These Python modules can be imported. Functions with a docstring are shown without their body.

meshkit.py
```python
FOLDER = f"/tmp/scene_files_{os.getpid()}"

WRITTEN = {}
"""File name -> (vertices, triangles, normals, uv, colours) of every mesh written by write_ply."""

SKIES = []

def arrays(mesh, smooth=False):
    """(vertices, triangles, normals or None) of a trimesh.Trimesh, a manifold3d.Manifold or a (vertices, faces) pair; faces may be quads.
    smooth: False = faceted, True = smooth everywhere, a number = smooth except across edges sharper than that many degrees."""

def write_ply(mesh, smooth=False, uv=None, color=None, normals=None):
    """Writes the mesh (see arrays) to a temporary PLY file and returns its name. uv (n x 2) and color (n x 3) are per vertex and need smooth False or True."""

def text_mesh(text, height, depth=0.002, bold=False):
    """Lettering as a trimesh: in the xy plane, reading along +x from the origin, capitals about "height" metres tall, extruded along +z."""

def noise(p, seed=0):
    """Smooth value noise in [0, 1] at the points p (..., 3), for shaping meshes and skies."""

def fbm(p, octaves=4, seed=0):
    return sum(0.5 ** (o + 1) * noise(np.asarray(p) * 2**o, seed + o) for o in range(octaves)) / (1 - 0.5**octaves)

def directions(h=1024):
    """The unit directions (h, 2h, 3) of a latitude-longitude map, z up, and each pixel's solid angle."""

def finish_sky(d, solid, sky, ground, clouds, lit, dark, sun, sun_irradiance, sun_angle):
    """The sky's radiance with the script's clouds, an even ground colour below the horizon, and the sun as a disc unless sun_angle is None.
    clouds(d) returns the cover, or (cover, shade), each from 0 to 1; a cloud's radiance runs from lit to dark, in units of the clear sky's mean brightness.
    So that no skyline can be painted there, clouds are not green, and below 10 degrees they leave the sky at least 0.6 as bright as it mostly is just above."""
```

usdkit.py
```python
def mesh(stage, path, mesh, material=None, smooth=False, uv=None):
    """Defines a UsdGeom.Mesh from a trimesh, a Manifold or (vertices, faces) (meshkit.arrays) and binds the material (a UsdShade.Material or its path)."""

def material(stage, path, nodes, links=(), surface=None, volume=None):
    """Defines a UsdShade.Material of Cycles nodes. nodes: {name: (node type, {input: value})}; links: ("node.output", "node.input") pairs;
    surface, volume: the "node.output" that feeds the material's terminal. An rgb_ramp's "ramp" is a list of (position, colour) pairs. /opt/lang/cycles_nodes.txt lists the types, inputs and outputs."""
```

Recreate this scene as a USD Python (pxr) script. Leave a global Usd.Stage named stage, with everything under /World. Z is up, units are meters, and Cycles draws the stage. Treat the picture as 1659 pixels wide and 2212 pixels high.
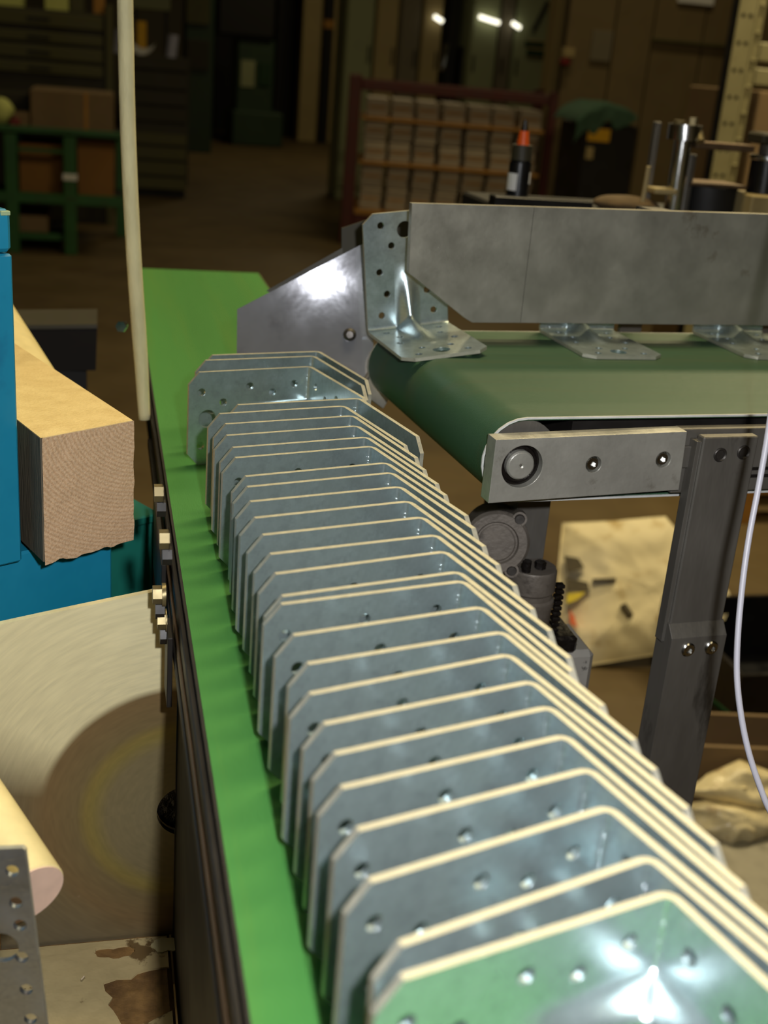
import math
import numpy as np
import trimesh
import manifold3d as m3
import usdkit
import meshkit
from shapely.geometry import Polygon, Point, box as sbox
from shapely.ops import unary_union
from scipy.spatial import cKDTree
from pxr import Usd, UsdGeom, UsdLux, UsdShade, Gf, Sdf, Vt

stage = Usd.Stage.CreateInMemory()
UsdGeom.SetStageUpAxis(stage, 'Z')
UsdGeom.SetStageMetersPerUnit(stage, 1.0)
UsdGeom.Xform.Define(stage, '/World')
UsdGeom.Scope.Define(stage, '/World/Looks')
rng = np.random.default_rng(11)

# ------------------------------------------------------------------ camera
W, H, F = 1659, 2212, 2548.36                    # picture size and focal length in pixels
PITCH, ROLL, YAW = map(math.radians, (20.71, 4.836, 14.4))
CZ = 1.25
EYE = np.array([0, 0, CZ])
ZB = CZ - .2656                                   # top of the long green belt


def axes():
    cy, sy, z = math.cos(YAW), math.sin(YAW), np.array([0, 0, 1.])
    rt, fh = np.array([cy, -sy, 0]), np.array([sy, cy, 0])
    fw, up = fh * math.cos(PITCH) - z * math.sin(PITCH), fh * math.sin(PITCH) + z * math.cos(PITCH)
    return rt * math.cos(ROLL) + up * math.sin(ROLL), up * math.cos(ROLL) - rt * math.sin(ROLL), fw


RT, UP, FW = axes()
cam = UsdGeom.Camera.Define(stage, '/World/camera')
cm = np.eye(4)
cm[0, :3], cm[1, :3], cm[2, :3], cm[3, :3] = RT, UP, -FW, EYE
cam.AddTransformOp().Set(Gf.Matrix4d(cm.tolist()))
cam.CreateHorizontalApertureAttr(36.0)
cam.CreateFocalLengthAttr(36.0 * F / W)
cam.CreateFStopAttr(13.0)
cam.CreateFocusDistanceAttr(.66)
cam.CreateClippingRangeAttr(Gf.Vec2f(.02, 200))
cam.CreateExposureAttr(0.0)


# ------------------------------------------------------------------ lights
def place(x, loc, aim=None):
    if aim is None:
        UsdGeom.Xformable(x).AddTranslateOp().Set(Gf.Vec3d(*map(float, loc)))
        return
    z = np.array(loc, float) - np.array(aim, float)
    z /= np.linalg.norm(z)
    xx = np.cross([0, 1, .01], z)
    xx /= np.linalg.norm(xx)
    m = np.eye(4)
    m[0, :3], m[1, :3], m[2, :3], m[3, :3] = xx, np.cross(z, xx), z, loc
    UsdGeom.Xformable(x).AddTransformOp().Set(Gf.Matrix4d(m.tolist()))


def rect_light(name, loc, aim, w, h, power, color):
    l = UsdLux.RectLight.Define(stage, '/World/' + name)
    l.CreateWidthAttr(w)
    l.CreateHeightAttr(h)
    l.CreateIntensityAttr(power)
    l.CreateColorAttr(Gf.Vec3f(*color))
    place(l, loc, aim)


WARM = (1.0, .82, .46)
# the camera's own flash, beside the lens
fl = UsdLux.DiskLight.Define(stage, '/World/camera_flash')
fl.CreateRadiusAttr(.011)
fl.CreateIntensityAttr(3400)
fl.CreateColorAttr(Gf.Vec3f(.97, .98, 1.0))
fp = EYE + RT * .055 + UP * .045 - FW * .01
place(fl, fp, fp + FW)
# fluorescent lamps of the hall: one row above the work place, others further off, plus an added sack light
rect_light('lamp_over_conveyor', (.55, 1.25, 3.1), (.45, 1.0, 0), 1.3, .3, 29, WARM)
rect_light('added_sack_light', (2.3, 2.9, 3.2), (1.9, 2.6, 0), 1.3, .3, 52, WARM)  # unseen light added to brighten the sack and the floor beyond
rect_light('lamp_over_aisle', (-.4, 8, 4.6), (-.4, 8, 0), 1.5, .3, 6.5, WARM)
rect_light('lamp_over_cage', (3.0, 7.0, 4.6), (3.0, 7, 0), 1.5, .3, 19, WARM)
rect_light('lamp_far', (3.5, 15, 4.8), (3.5, 15, 0), 1.5, .4, 22, WARM)
rect_light('lamp_behind', (1.6, -2.5, 4.2), (1.6, -2.5, 0), 1.5, .3, 10, WARM)


# ------------------------------------------------------------------ pixel -> point on a known plane
def ray(u, v):
    return FW + (u - W / 2) / F * RT - (v - H / 2) / F * UP


def on_plane(u, v, p, n):
    d, n = ray(u, v), np.asarray(n, float)
    return EYE + d * (n @ (np.asarray(p) - EYE)) / (n @ d)


def on_z(u, v, z): return on_plane(u, v, (0, 0, z), (0, 0, 1))
def on_y(u, v, y): return on_plane(u, v, (0, y, 0), (0, 1, 0))
def on_x(u, v, x): return on_plane(u, v, (x, 0, 0), (1, 0, 0))
def at(u, v, t): return EYE + ray(u, v) * t


# ------------------------------------------------------------------ materials
def lin(*c):
    c = np.array(c, float) / 255
    return tuple(np.where(c < .04045, c / 12.92, ((c + .055) / 1.055) ** 2.4))


LOOK = {}


def mat(name, rgb, rough=.5, metal=0., var=.12, scale=8., rvar=.08, bump=0., bscale=60., stretch=(1, 1, 1), spec=.5,
        stain=None, rgb2=None, detail=4, aniso=0., trans=0., emit=None, coat=0., bevel=0.):
    """A principled surface; colour varies between rgb*(1-var) and rgb*(1+var), or rgb2; stain = (colour, scale, from, to)."""
    c = np.array(lin(*rgb))
    lo, hi = (c * (1 - var), np.minimum(c * (1 + var), .98)) if rgb2 is None else (c, np.array(lin(*rgb2)))
    n = {'co': ('texture_coordinate', {}), 'mp': ('mapping', {'scale': stretch}),
         'no': ('noise_texture', {'scale': scale, 'detail': float(detail), 'roughness': .6}),
         'rm': ('rgb_ramp', {'ramp': [(.3, lo), (.7, hi)]}),
         'rr': ('map_range', {'from_min': .3, 'from_max': .7, 'to_min': max(.02, rough - rvar), 'to_max': min(1, rough + rvar), 'clamp': True}),
         'p': ('principled_bsdf', {'metallic': metal, 'specular_ior_level': spec, 'anisotropic': aniso, 'transmission_weight': trans, 'coat_weight': coat})}
    l = [('co.object', 'mp.vector'), ('mp.vector', 'no.vector'), ('no.fac', 'rm.fac'), ('no.fac', 'rr.value'), ('rr.result', 'p.roughness')]
    out = 'rm.color'
    if stain:
        n['sn'] = ('noise_texture', {'scale': stain[1], 'detail': 5., 'roughness': .65})
        n['sr'] = ('map_range', {'from_min': stain[2], 'from_max': stain[3], 'to_min': 0., 'to_max': 1., 'clamp': True})
        n['sm'] = ('mix', {'color2': lin(*stain[0])})
        l += [('mp.vector', 'sn.vector'), ('sn.fac', 'sr.value'), ('sr.result', 'sm.fac'), (out, 'sm.color1')]
        out = 'sm.color'
    l.append((out, 'p.base_color'))
    if bump:
        n['bn'] = ('noise_texture', {'scale': bscale, 'detail': 3.})
        n['bp'] = ('bump', {'strength': bump, 'distance': .002})
        l += [('mp.vector', 'bn.vector'), ('bn.fac', 'bp.height'), ('bp.normal', 'p.normal')]
        if bevel:                                       # rounded edges in the shading
            n['bv'] = ('bevel', {'radius': bevel})
            l.append(('bv.bevel', 'bp.normal'))
    if emit:
        n['p'][1].update(emission_color=tuple(emit[0]), emission_strength=emit[1])
    LOOK[name] = usdkit.material(stage, '/World/Looks/' + name, n, l, surface='p.BSDF')
    return LOOK[name]


mat('zinc', (190, 205, 207), .30, .85, .03, 90, .03, .03, 500, stain=((181, 195, 198), 240, .5, .62), bevel=.0005)
mat('cut_edge', (200, 197, 180), .52, .74, .05, 200, .06, .12, 900)
mat('zinc_old', (150, 156, 165), .36, .92, .12, 60, .08, .1, 400)
mat('chute_steel', (176, 177, 184), .13, .66, .10, 14, .04, .10, 40, (1, 1, 1), stain=((140, 138, 144), 22, .55, .75))
mat('guide_steel', (158, 154, 142), .46, .55, .10, 30, .10, .08, 200, stain=((104, 88, 66), 22, .62, .78))
mat('bar_steel', (190, 188, 178), .36, .6, .08, 40, .08, .08, 400, bevel=.0008, stain=((120, 112, 96), 45, .6, .8))
mat('dark_steel', (112, 108, 101), .46, .5, .12, 36, .1, .1, 300, stretch=(1, 1, .3), bevel=.0008, stain=((62, 58, 52), 40, .58, .75))
mat('rail_steel', (112, 92, 72), .5, .7, .15, 30, .1, .1, 300)
mat('black_steel', (34, 31, 29), .5, .3, .2, 30, .1)
mat('chrome', (200, 200, 200), .18, 1., .05, 20, .05)
mat('screw', (190, 190, 186), .25, 1., .1, 200, .06)
mat('screw_dark', (78, 74, 70), .42, .7, .1, 200, .06)
mat('brass', (124, 112, 80), .45, .7, .1, 100, .06)
mat('cast', (112, 104, 95), .55, .35, .14, 70, .1, .15, 350, stain=((46, 40, 36), 50, .55, .72))
mat('oily', (28, 24, 22), .3, .3, .25, 90, .1, .5, 240)
mat('grey_paint', (150, 146, 138), .5, 0, .1, 40, .1, stain=((40, 36, 34), 90, .58, .66))
mat('belt_green', (68, 128, 60), .62, 0, .10, 5, .08, .25, 900, (2.4, .12, 1), .3, stain=((84, 128, 54), 7, .5, .75))
mat('belt_dark', (52, 84, 60), .50, 0, .08, 6, .08, .18, 900, (.15, 2.4, 1), .35, stain=((66, 82, 54), 8, .48, .68))
mat('belt_core', (200, 200, 196), .5, 0, .1, 60, .1)
mat('belt_edge', (32, 28, 22), .7, 0, .2, 60, .1)
mat('blue', (18, 124, 156), .45, 0, .08, 12, .08, .05, 200, stain=((12, 92, 128), 16, .58, .8))
mat('blue_chip', (150, 170, 130), .6, 0, .2, 60)
mat('teal', (24, 110, 96), .5, 0, .15, 12, .08)
mat('wood', (222, 194, 134), .62, 0, .10, 14, .08, .25, 90, (6, 6, .6), .3, rgb2=(236, 210, 150))
mat('wood_end', (196, 158, 118), .75, 0, .12, 60, .08, .6, 240, (1, 1, 1), .2)
mat('pole', (226, 208, 150), .5, 0, .06, 20, .08, 0, 60, (5, 5, .5), .4)
mat('pole_end', (222, 188, 166), .6, 0, .1, 60)
mat('rope', (206, 196, 152), .7, 0, .14, 60, .1, .5, 200, (1, 1, .3))
mat('nylon', (190, 188, 198), .4, 0, .04, 40, .05, 0, 60, (1, 1, 1), .5)
mat('ledge', (182, 162, 116), .6, 0, .15, 22, .1, .5, 90, (1, 1, 1), .4, stain=((104, 82, 48), 30, .58, .62))
mat('floor_concrete', (100, 84, 54), .55, 0, .12, 3, .1, .1, 30, (1, 1, 1), .4, stain=((78, 60, 34), 1.1, .5, .75))
mat('wall', (120, 112, 92), .75, 0, .10, 2, .1)
mat('ceiling', (70, 66, 56), .8, 0, .1, 2)
mat('rack_green', (40, 92, 44), .5, 0, .14, 10, .1, stain=((60, 56, 36), 14, .6, .75))
mat('olive', (82, 80, 46), .6, 0, .12, 6, .1)
mat('cabinet', (52, 48, 34), .6, 0, .12, 6, .1)
mat('card', (128, 106, 76), .8, 0, .08, 12, .05)
mat('card_floor', (140, 98, 46), .8, 0, .08, 8, .05)
mat('label_yellow', (214, 220, 130), .7, 0, .05, 20)
mat('paper', (230, 230, 232), .8, 0, .04, 20)
mat('paper_blue', (190, 192, 220), .8, 0, .04, 20)
mat('red_steel', (80, 29, 22), .55, 0, .2, 14, .1, stain=((66, 34, 22), 20, .55, .72))
mat('bundle', (184, 170, 148), .5, .1, .2, 22, .1, stain=((120, 92, 60), 12, .55, .75))
mat('board', (178, 128, 58), .75, 0, .15, 14, .05)
mat('pale_green', (150, 156, 118), .6, 0, .08, 3, .08)
mat('beige', (168, 150, 104), .6, 0, .08, 3, .08)
mat('machine_green', (44, 66, 46), .5, 0, .15, 4, .1)
mat('near_black', (20, 18, 16), .6, 0, .2, 10)
mat('matte_black', (24, 23, 26), .85, 0, .2, 20, spec=.15)
mat('black_plastic', (16, 16, 20), .35, 0, .2, 20)
mat('orange', (226, 92, 30), .45, 0, .1, 20)
mat('clear_tip', (220, 220, 220), .15, 0, .02, 20, trans=.7)
mat('cloth', (62, 92, 74), .9, 0, .2, 14, .05, .6, 60)
mat('yellow', (222, 170, 30), .6, 0, .1, 14)
mat('red', (120, 26, 24), .5, 0, .1, 14)
mat('wall_panel', (116, 100, 68), .7, 0, .12, 3, .1)
mat('post_cream', (138, 132, 98), .55, 0, .1, 8, .1, stain=((120, 110, 80), 20, .6, .75))
mat('brown_cloth', (92, 74, 48), .9, 0, .2, 30, .05, .5, 80)
mat('plastic_film', (236, 222, 180), .25, 0, .08, 30, .12, .6, 60, (1, 1, 1), .5, stain=((170, 128, 60), 18, .55, .75))
mat('sack', (240, 228, 192), .75, 0, .06, 16, .06, .5, 40, stain=((196, 170, 112), 12, .56, .72))
mat('ink', (84, 76, 58), .8, 0, .3, 60)
mat('ink_yellow', (226, 204, 60), .8, 0, .1, 60)
mat('ink_orange', (224, 110, 70), .8, 0, .1, 60)
mat('glint_glow', (255, 245, 200), .5, 0, .02, 4, emit=((1, .95, .75), 2.5))  # emission stands in for glints of reflected ceiling light
mat('dark_green', (24, 60, 30), .5, 0, .2, 14)


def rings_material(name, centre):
    """Turned sheet steel: rings about the hub, worn brown inside, with a yellow ring and a cream sector painted as reflected light."""
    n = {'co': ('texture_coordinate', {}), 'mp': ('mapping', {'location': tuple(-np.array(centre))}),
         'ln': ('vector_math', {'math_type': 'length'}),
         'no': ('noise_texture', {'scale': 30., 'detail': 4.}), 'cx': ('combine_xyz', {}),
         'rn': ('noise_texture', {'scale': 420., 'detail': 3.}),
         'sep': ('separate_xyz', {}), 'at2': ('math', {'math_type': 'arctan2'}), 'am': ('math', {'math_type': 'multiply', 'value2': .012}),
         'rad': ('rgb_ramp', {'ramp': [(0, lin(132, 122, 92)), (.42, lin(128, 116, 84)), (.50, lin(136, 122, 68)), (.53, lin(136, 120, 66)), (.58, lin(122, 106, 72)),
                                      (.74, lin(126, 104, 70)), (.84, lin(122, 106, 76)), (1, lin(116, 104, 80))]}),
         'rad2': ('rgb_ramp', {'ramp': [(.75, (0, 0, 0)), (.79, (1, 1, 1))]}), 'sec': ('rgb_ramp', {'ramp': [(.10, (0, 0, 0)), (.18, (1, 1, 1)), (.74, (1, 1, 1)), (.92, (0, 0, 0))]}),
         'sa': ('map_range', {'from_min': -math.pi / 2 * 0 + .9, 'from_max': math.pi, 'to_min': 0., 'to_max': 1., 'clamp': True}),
         'gate': ('mix', {'mix_type': 'multiply', 'fac': 1.}), 'worn': ('mix', {'color2': lin(236, 226, 182)}),  # cream mixed into the upper-left sector imitates a bright reflection, not wear
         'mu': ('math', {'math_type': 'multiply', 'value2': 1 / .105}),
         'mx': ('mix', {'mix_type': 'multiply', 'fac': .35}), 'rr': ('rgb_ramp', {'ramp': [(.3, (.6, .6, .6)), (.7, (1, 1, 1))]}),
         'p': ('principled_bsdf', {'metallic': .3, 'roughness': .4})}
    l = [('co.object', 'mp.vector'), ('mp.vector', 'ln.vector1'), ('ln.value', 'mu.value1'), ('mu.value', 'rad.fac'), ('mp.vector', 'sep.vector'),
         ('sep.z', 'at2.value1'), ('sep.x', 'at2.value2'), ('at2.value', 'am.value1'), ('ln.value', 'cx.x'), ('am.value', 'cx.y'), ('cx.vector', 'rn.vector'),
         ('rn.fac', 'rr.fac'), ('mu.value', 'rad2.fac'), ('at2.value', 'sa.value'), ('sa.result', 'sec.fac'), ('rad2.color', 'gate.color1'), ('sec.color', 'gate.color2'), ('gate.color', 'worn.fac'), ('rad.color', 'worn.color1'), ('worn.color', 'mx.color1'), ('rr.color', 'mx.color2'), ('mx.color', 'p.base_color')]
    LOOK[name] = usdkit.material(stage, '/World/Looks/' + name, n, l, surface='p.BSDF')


def grain_material(centre):
    """End grain of the timber: year rings about a pith below and to the left, and fine pores."""
    n = {'co': ('texture_coordinate', {}), 'mp': ('mapping', {'location': tuple(-np.array(centre))}),
         'no': ('noise_texture', {'scale': 40., 'detail': 3.}),
         'wv': ('wave_texture', {'wave_type': 'rings', 'rings_direction': 'y', 'scale': 130., 'distortion': 2.5, 'detail': 2., 'detail_scale': 3.}),
         'rm': ('rgb_ramp', {'ramp': [(0, lin(196, 160, 124)), (.4, lin(204, 170, 134)), (1, lin(208, 176, 142))]}),
         'fn': ('noise_texture', {'scale': 700., 'detail': 2.}), 'fr': ('rgb_ramp', {'ramp': [(.35, (.72, .70, .68)), (.6, (1, 1, 1))]}),
         'mx': ('mix', {'mix_type': 'multiply', 'fac': .6}), 'bp': ('bump', {'strength': .5, 'distance': .001}),
         'p': ('principled_bsdf', {'roughness': .8, 'specular_ior_level': .25})}
    l = [('co.object', 'mp.vector'), ('mp.vector', 'wv.vector'), ('wv.fac', 'rm.fac'), ('co.object', 'fn.vector'), ('fn.fac', 'fr.fac'), ('rm.color', 'mx.color1'),
         ('fr.color', 'mx.color2'), ('mx.color', 'p.base_color'), ('fn.fac', 'bp.height'), ('bp.normal', 'p.normal')]
    LOOK['end_grain'] = usdkit.material(stage, '/World/Looks/end_grain', n, l, surface='p.BSDF')


# ------------------------------------------------------------------ shapes
TC = trimesh.util.concatenate
V = lambda *a: np.array(a, float)


def hull(pts):
    return trimesh.PointCloud(np.asarray(pts)).convex_hull


def box(x0, x1, y0, y1, z0, z1, b=.0):
    """An axis-aligned box with its edges chamfered by b."""
    if b <= 0:
        return hull([(x, y, z) for x in (x0, x1) for y in (y0, y1) for z in (z0, z1)])
    pts = []
    for x, sx in ((x0, 1), (x1, -1)):
        for y, sy in ((y0, 1), (y1, -1)):
            for z, sz in ((z0, 1), (z1, -1)):
                pts += [(x, y + sy * b, z + sz * b), (x + sx * b, y, z + sz * b), (x + sx * b, y + sy * b, z)]
    return hull(pts)


def frame(o, ex, ey):
    """4 x 4 matrix of a frame with its origin at o, x along ex and y near ey."""
    ex = np.array(ex, float) / np.linalg.norm(ex)
    ez = np.cross(ex, np.array(ey, float))
    ez /= np.linalg.norm(ez)
    m = np.eye(4)
    m[:3, 0], m[:3, 1], m[:3, 2], m[:3, 3] = ex, np.cross(ez, ex), ez, o
    return m


def put(mesh, m):
    mesh = mesh.copy()
    mesh.apply_transform(m)
    return mesh


def rod(p0, p1, r, n=20, b=0.):
    """A cylinder from p0 to p1, its rims chamfered by b."""
    p0, p1 = np.array(p0, float), np.array(p1, float)
    L = np.linalg.norm(p1 - p0)
    prof = [(0, 0), (r - b, 0), (r, b), (r, L - b), (r - b, L), (0, L)] if b else [(0, 0), (r, 0), (r, L), (0, L)]
    return lathe(prof, p0, p1 - p0, n)


def lathe(prof, o, axis, n=32):
    z = np.array(axis, float) / np.linalg.norm(axis)
    a = np.array([1., 0, 0]) if abs(z[0]) < .8 else np.array([0, 1., 0])
    x = np.cross(a, z)
    x /= np.linalg.norm(x)
    m = trimesh.creation.revolve(np.array(prof, float), sections=n)
    t = np.eye(4)
    t[:3, 0], t[:3, 1], t[:3, 2], t[:3, 3] = x, np.cross(z, x), z, o
    m.apply_transform(t)
    return m


def tube(pts, r, n=12):
    """A round tube through the points (smoothed by Catmull-Rom)."""
    p = np.array(pts, float)
    q = np.vstack([2 * p[0] - p[1], p, 2 * p[-1] - p[-2]])
    out = []
    for i in range(1, len(q) - 2):
        for t in np.linspace(0, 1, 8, endpoint=False):
            out.append(.5 * (2 * q[i] + (q[i + 1] - q[i - 1]) * t + (2 * q[i - 1] - 5 * q[i] + 4 * q[i + 1] - q[i + 2]) * t * t + (3 * q[i] - q[i - 1] - 3 * q[i + 1] + q[i + 2]) * t ** 3))
    p = np.array(out + [p[-1]])
    tg = np.gradient(p, axis=0)
    tg /= np.linalg.norm(tg, axis=1)[:, None]
    u = np.cross(tg[0], [0.3, .9, .1])
    v, k = [], len(p)
    for i in range(k):
        u = u - tg[i] * (u @ tg[i])
        u /= np.linalg.norm(u)
        w = np.cross(tg[i], u)
        rr = r if np.isscalar(r) else np.interp(i / (k - 1), np.linspace(0, 1, len(r)), r)
        v += [p[i] + rr * (math.cos(a) * u + math.sin(a) * w) for a in np.arange(n) * 2 * math.pi / n]
    f = []
    for i in range(k - 1):
        for j in range(n):
            a, b = i * n + j, i * n + (j + 1) % n
            f += [(a, b, b + n), (a, b + n, a + n)]
    v += [p[0], p[-1]]
    for j in range(n):
        f += [(k * n, (j + 1) % n, j), (k * n + 1, (k - 1) * n + j, (k - 1) * n + (j + 1) % n)]
    return trimesh.Trimesh(np.array(v), np.array(f), process=False)


def plate(poly, h, m=None):
    """A shapely polygon (with holes) extruded by h along z, then moved by m."""
    t = trimesh.creation.extrude_polygon(poly, h, engine='earcut')
    return put(t, m) if m is not None else t


def pane(pts, thick, holes=()):
    """A flat sheet through coplanar points, given thickness away from the camera."""
    pts = np.array(pts, float)
    ex = pts[1] - pts[0]
    n = np.cross(pts[1] - pts[0], pts[2] - pts[0])
    if n @ (pts.mean(0) - EYE) < 0:
        n = -n
    m = frame(pts[0], ex, np.cross(n, ex))
    q = (np.c_[pts, np.ones(len(pts))] @ np.linalg.inv(m).T)[:, :2]
    return plate(Polygon(q), thick, m)


def solid(quads_front, depth):
    """The hull of front points and the same points moved by depth."""
    a = np.array(quads_front, float)
    return hull(np.vstack([a, a + np.array(depth, float)]))


def hexprism(p, axis, r, h):
    a = np.arange(6) * math.pi / 3
    return put(plate(Polygon(np.c_[np.cos(a), np.sin(a)] * r), h), frame(p, *perp(axis)))


def perp(axis):
    z = np.array(axis, float) / np.linalg.norm(axis)
    a = np.array([0, 0, 1.]) if abs(z[2]) < .9 else np.array([1., 0, 0])
    x = np.cross(a, z)
    x /= np.linalg.norm(x)
    return x, np.cross(z, x)


def socket_screw(p, axis, r, h=.0012):
    """Head of a hexagon socket screw: a domed ring with a six-sided hole."""
    a = np.arange(6) * math.pi / 3
    z = np.array(axis, float) / np.linalg.norm(axis)
    head = lathe([(r * .52, h * .2), (r * .54, h), (r * .8, h), (r, h * .55), (r, 0)], p, axis, 24)
    socket = put(plate(Point(0, 0).buffer(r * .58, 8).difference(Polygon(np.c_[np.cos(a), np.sin(a)] * r * .48)), h * .9), frame(p, *perp(axis)))
    return TC([head, socket, put(plate(Point(0, 0).buffer(r * .55, 10), h * .3), frame(p, *perp(axis)))])


# ------------------------------------------------------------------ things
used = {}


def path_of(parent, name):
    k = (parent, name)
    used[k] = used.get(k, -1) + 1
    return f'{parent}/{name}' + (f'_{used[k]:03d}' if used[k] else '')


def write(path, mesh, look, smooth=30):
    return usdkit.mesh(stage, path, mesh, LOOK[look], smooth=smooth).GetPrim()


def tag(p, label=None, cat=None, group=None, kind=None):
    for k, v in (('label', label), ('category', cat), ('group', group), ('kind', kind)):
        if v:
            p.SetCustomDataByKey(k, v)
    return p


def shifted(mesh, o):
    mesh = mesh.copy()
    mesh.apply_translation(-o)
    return mesh


def add_parts(root, parts, o):
    for p in parts:
        name, mesh, look = p[:3]
        prim = write(path_of(root, name), shifted(mesh, o), look, p[3].get('smooth', 30) if len(p) > 3 else 30)
        if len(p) > 3:
            tag(prim, p[3].get('label'), kind=p[3].get('kind'))
            add_parts(str(prim.GetPath()), p[3].get('sub', []), o)


def thing(name, label, cat, parts, group=None, kind=None, origin=None):
    """One top-level object: a Mesh when parts is one (mesh, look) pair, else an Xform at its base with its parts."""
    single = not isinstance(parts, list)
    meshes = [parts[0]] if single else [p[1] for p in parts]
    b = np.array([m.bounds for m in meshes])
    lo, hi = b[:, 0].min(0), b[:, 1].max(0)
    o = V((lo[0] + hi[0]) / 2, (lo[1] + hi[1]) / 2, lo[2]) if origin is None else np.array(origin, float)
    path = path_of('/World', name)
    if single:
        p = write(path, shifted(parts[0], o), parts[1], parts[2] if len(parts) > 2 else 30)
        UsdGeom.Xformable(p).AddTranslateOp().Set(Gf.Vec3d(*o.tolist()))
    else:
        x = UsdGeom.Xform.Define(stage, path)
        x.AddTranslateOp().Set(Gf.Vec3d(*o.tolist()))
        p = x.GetPrim()
        add_parts(path, parts, o)
    return tag(p, label, cat, group, kind)


def dup(root, name, loc, rotz, label, group=None, rot=None):
    x = UsdGeom.Xform.Define(stage, path_of('/World', name))
    x.GetPrim().GetReferences().AddInternalReference(root.GetPath())
    x.ClearXformOpOrder()
    if rot is not None:
        m = np.eye(4)
        m[:3, :3], m[3, :3] = np.array(rot).T, loc
        x.AddTransformOp(opSuffix='pose').Set(Gf.Matrix4d(m.tolist()))
    else:
        x.AddTranslateOp(opSuffix='pose').Set(Gf.Vec3d(*map(float, loc)))
        x.AddRotateZOp(opSuffix='pose').Set(float(rotz))
    p = x.GetPrim()
    p.SetInstanceable(True)
    return tag(p, label, root.GetCustomDataByKey('category'), group)


def setting(name, mesh, look):
    return tag(write(path_of('/World', name), mesh, look, False), kind='structure')

# ================================================================== the hall
setting('floor', box(-7, 9, -5, 23, -.1, 0), 'floor_concrete')
setting('wall_back', box(-7, 9, 22, 22.2, 0, 5.2), 'wall')
setting('wall_left', box(-7.2, -7, -5, 23, 0, 5.2), 'wall')
setting('wall_right', box(9, 9.2, -5, 23, 0, 5.2), 'wall')
setting('wall_front', box(-7, 9, -5.2, -5, 0, 5.2), 'wall')
setting('ceiling', box(-7, 9, -5, 23, 5.2, 5.3), 'ceiling')

# ================================================================== the long green belt
BX0, BX1, BY0, BY1 = .0418, .1995, -.35, 1.565


def loop(length, r, t, width, n=14):
    """Belt loop: a stadium ring from 0 to length along x, between 0 and width along y, its upper face at z = 0."""
    def side(rad, c):
        a = np.linspace(math.pi / 2, 1.5 * math.pi, n)
        left = [(r + rad * math.cos(k), -r + rad * math.sin(k)) for k in a]
        right = [(length - r - rad * math.cos(k), -r - rad * math.sin(k)) for k in a]
        return left + right
    o, i = Polygon(side(r, 0)), Polygon(side(r - t, 0))
    m = trimesh.creation.extrude_polygon(o.difference(i), width, engine='earcut')
    return put(m, V([1, 0, 0, 0], [0, 0, -1, width], [0, 1, 0, 0], [0, 0, 0, 1])), (o, i)


def rotz(a, o=(0, 0, 0)):
    m = np.eye(4)
    m[:2, :2] = [[math.cos(a), -math.sin(a)], [math.sin(a), math.cos(a)]]
    m[:3, 3] = o
    return m


L1 = BY1 - BY0
b1, _ = loop(L1, .03, .0022, BX1 - BX0)
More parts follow.
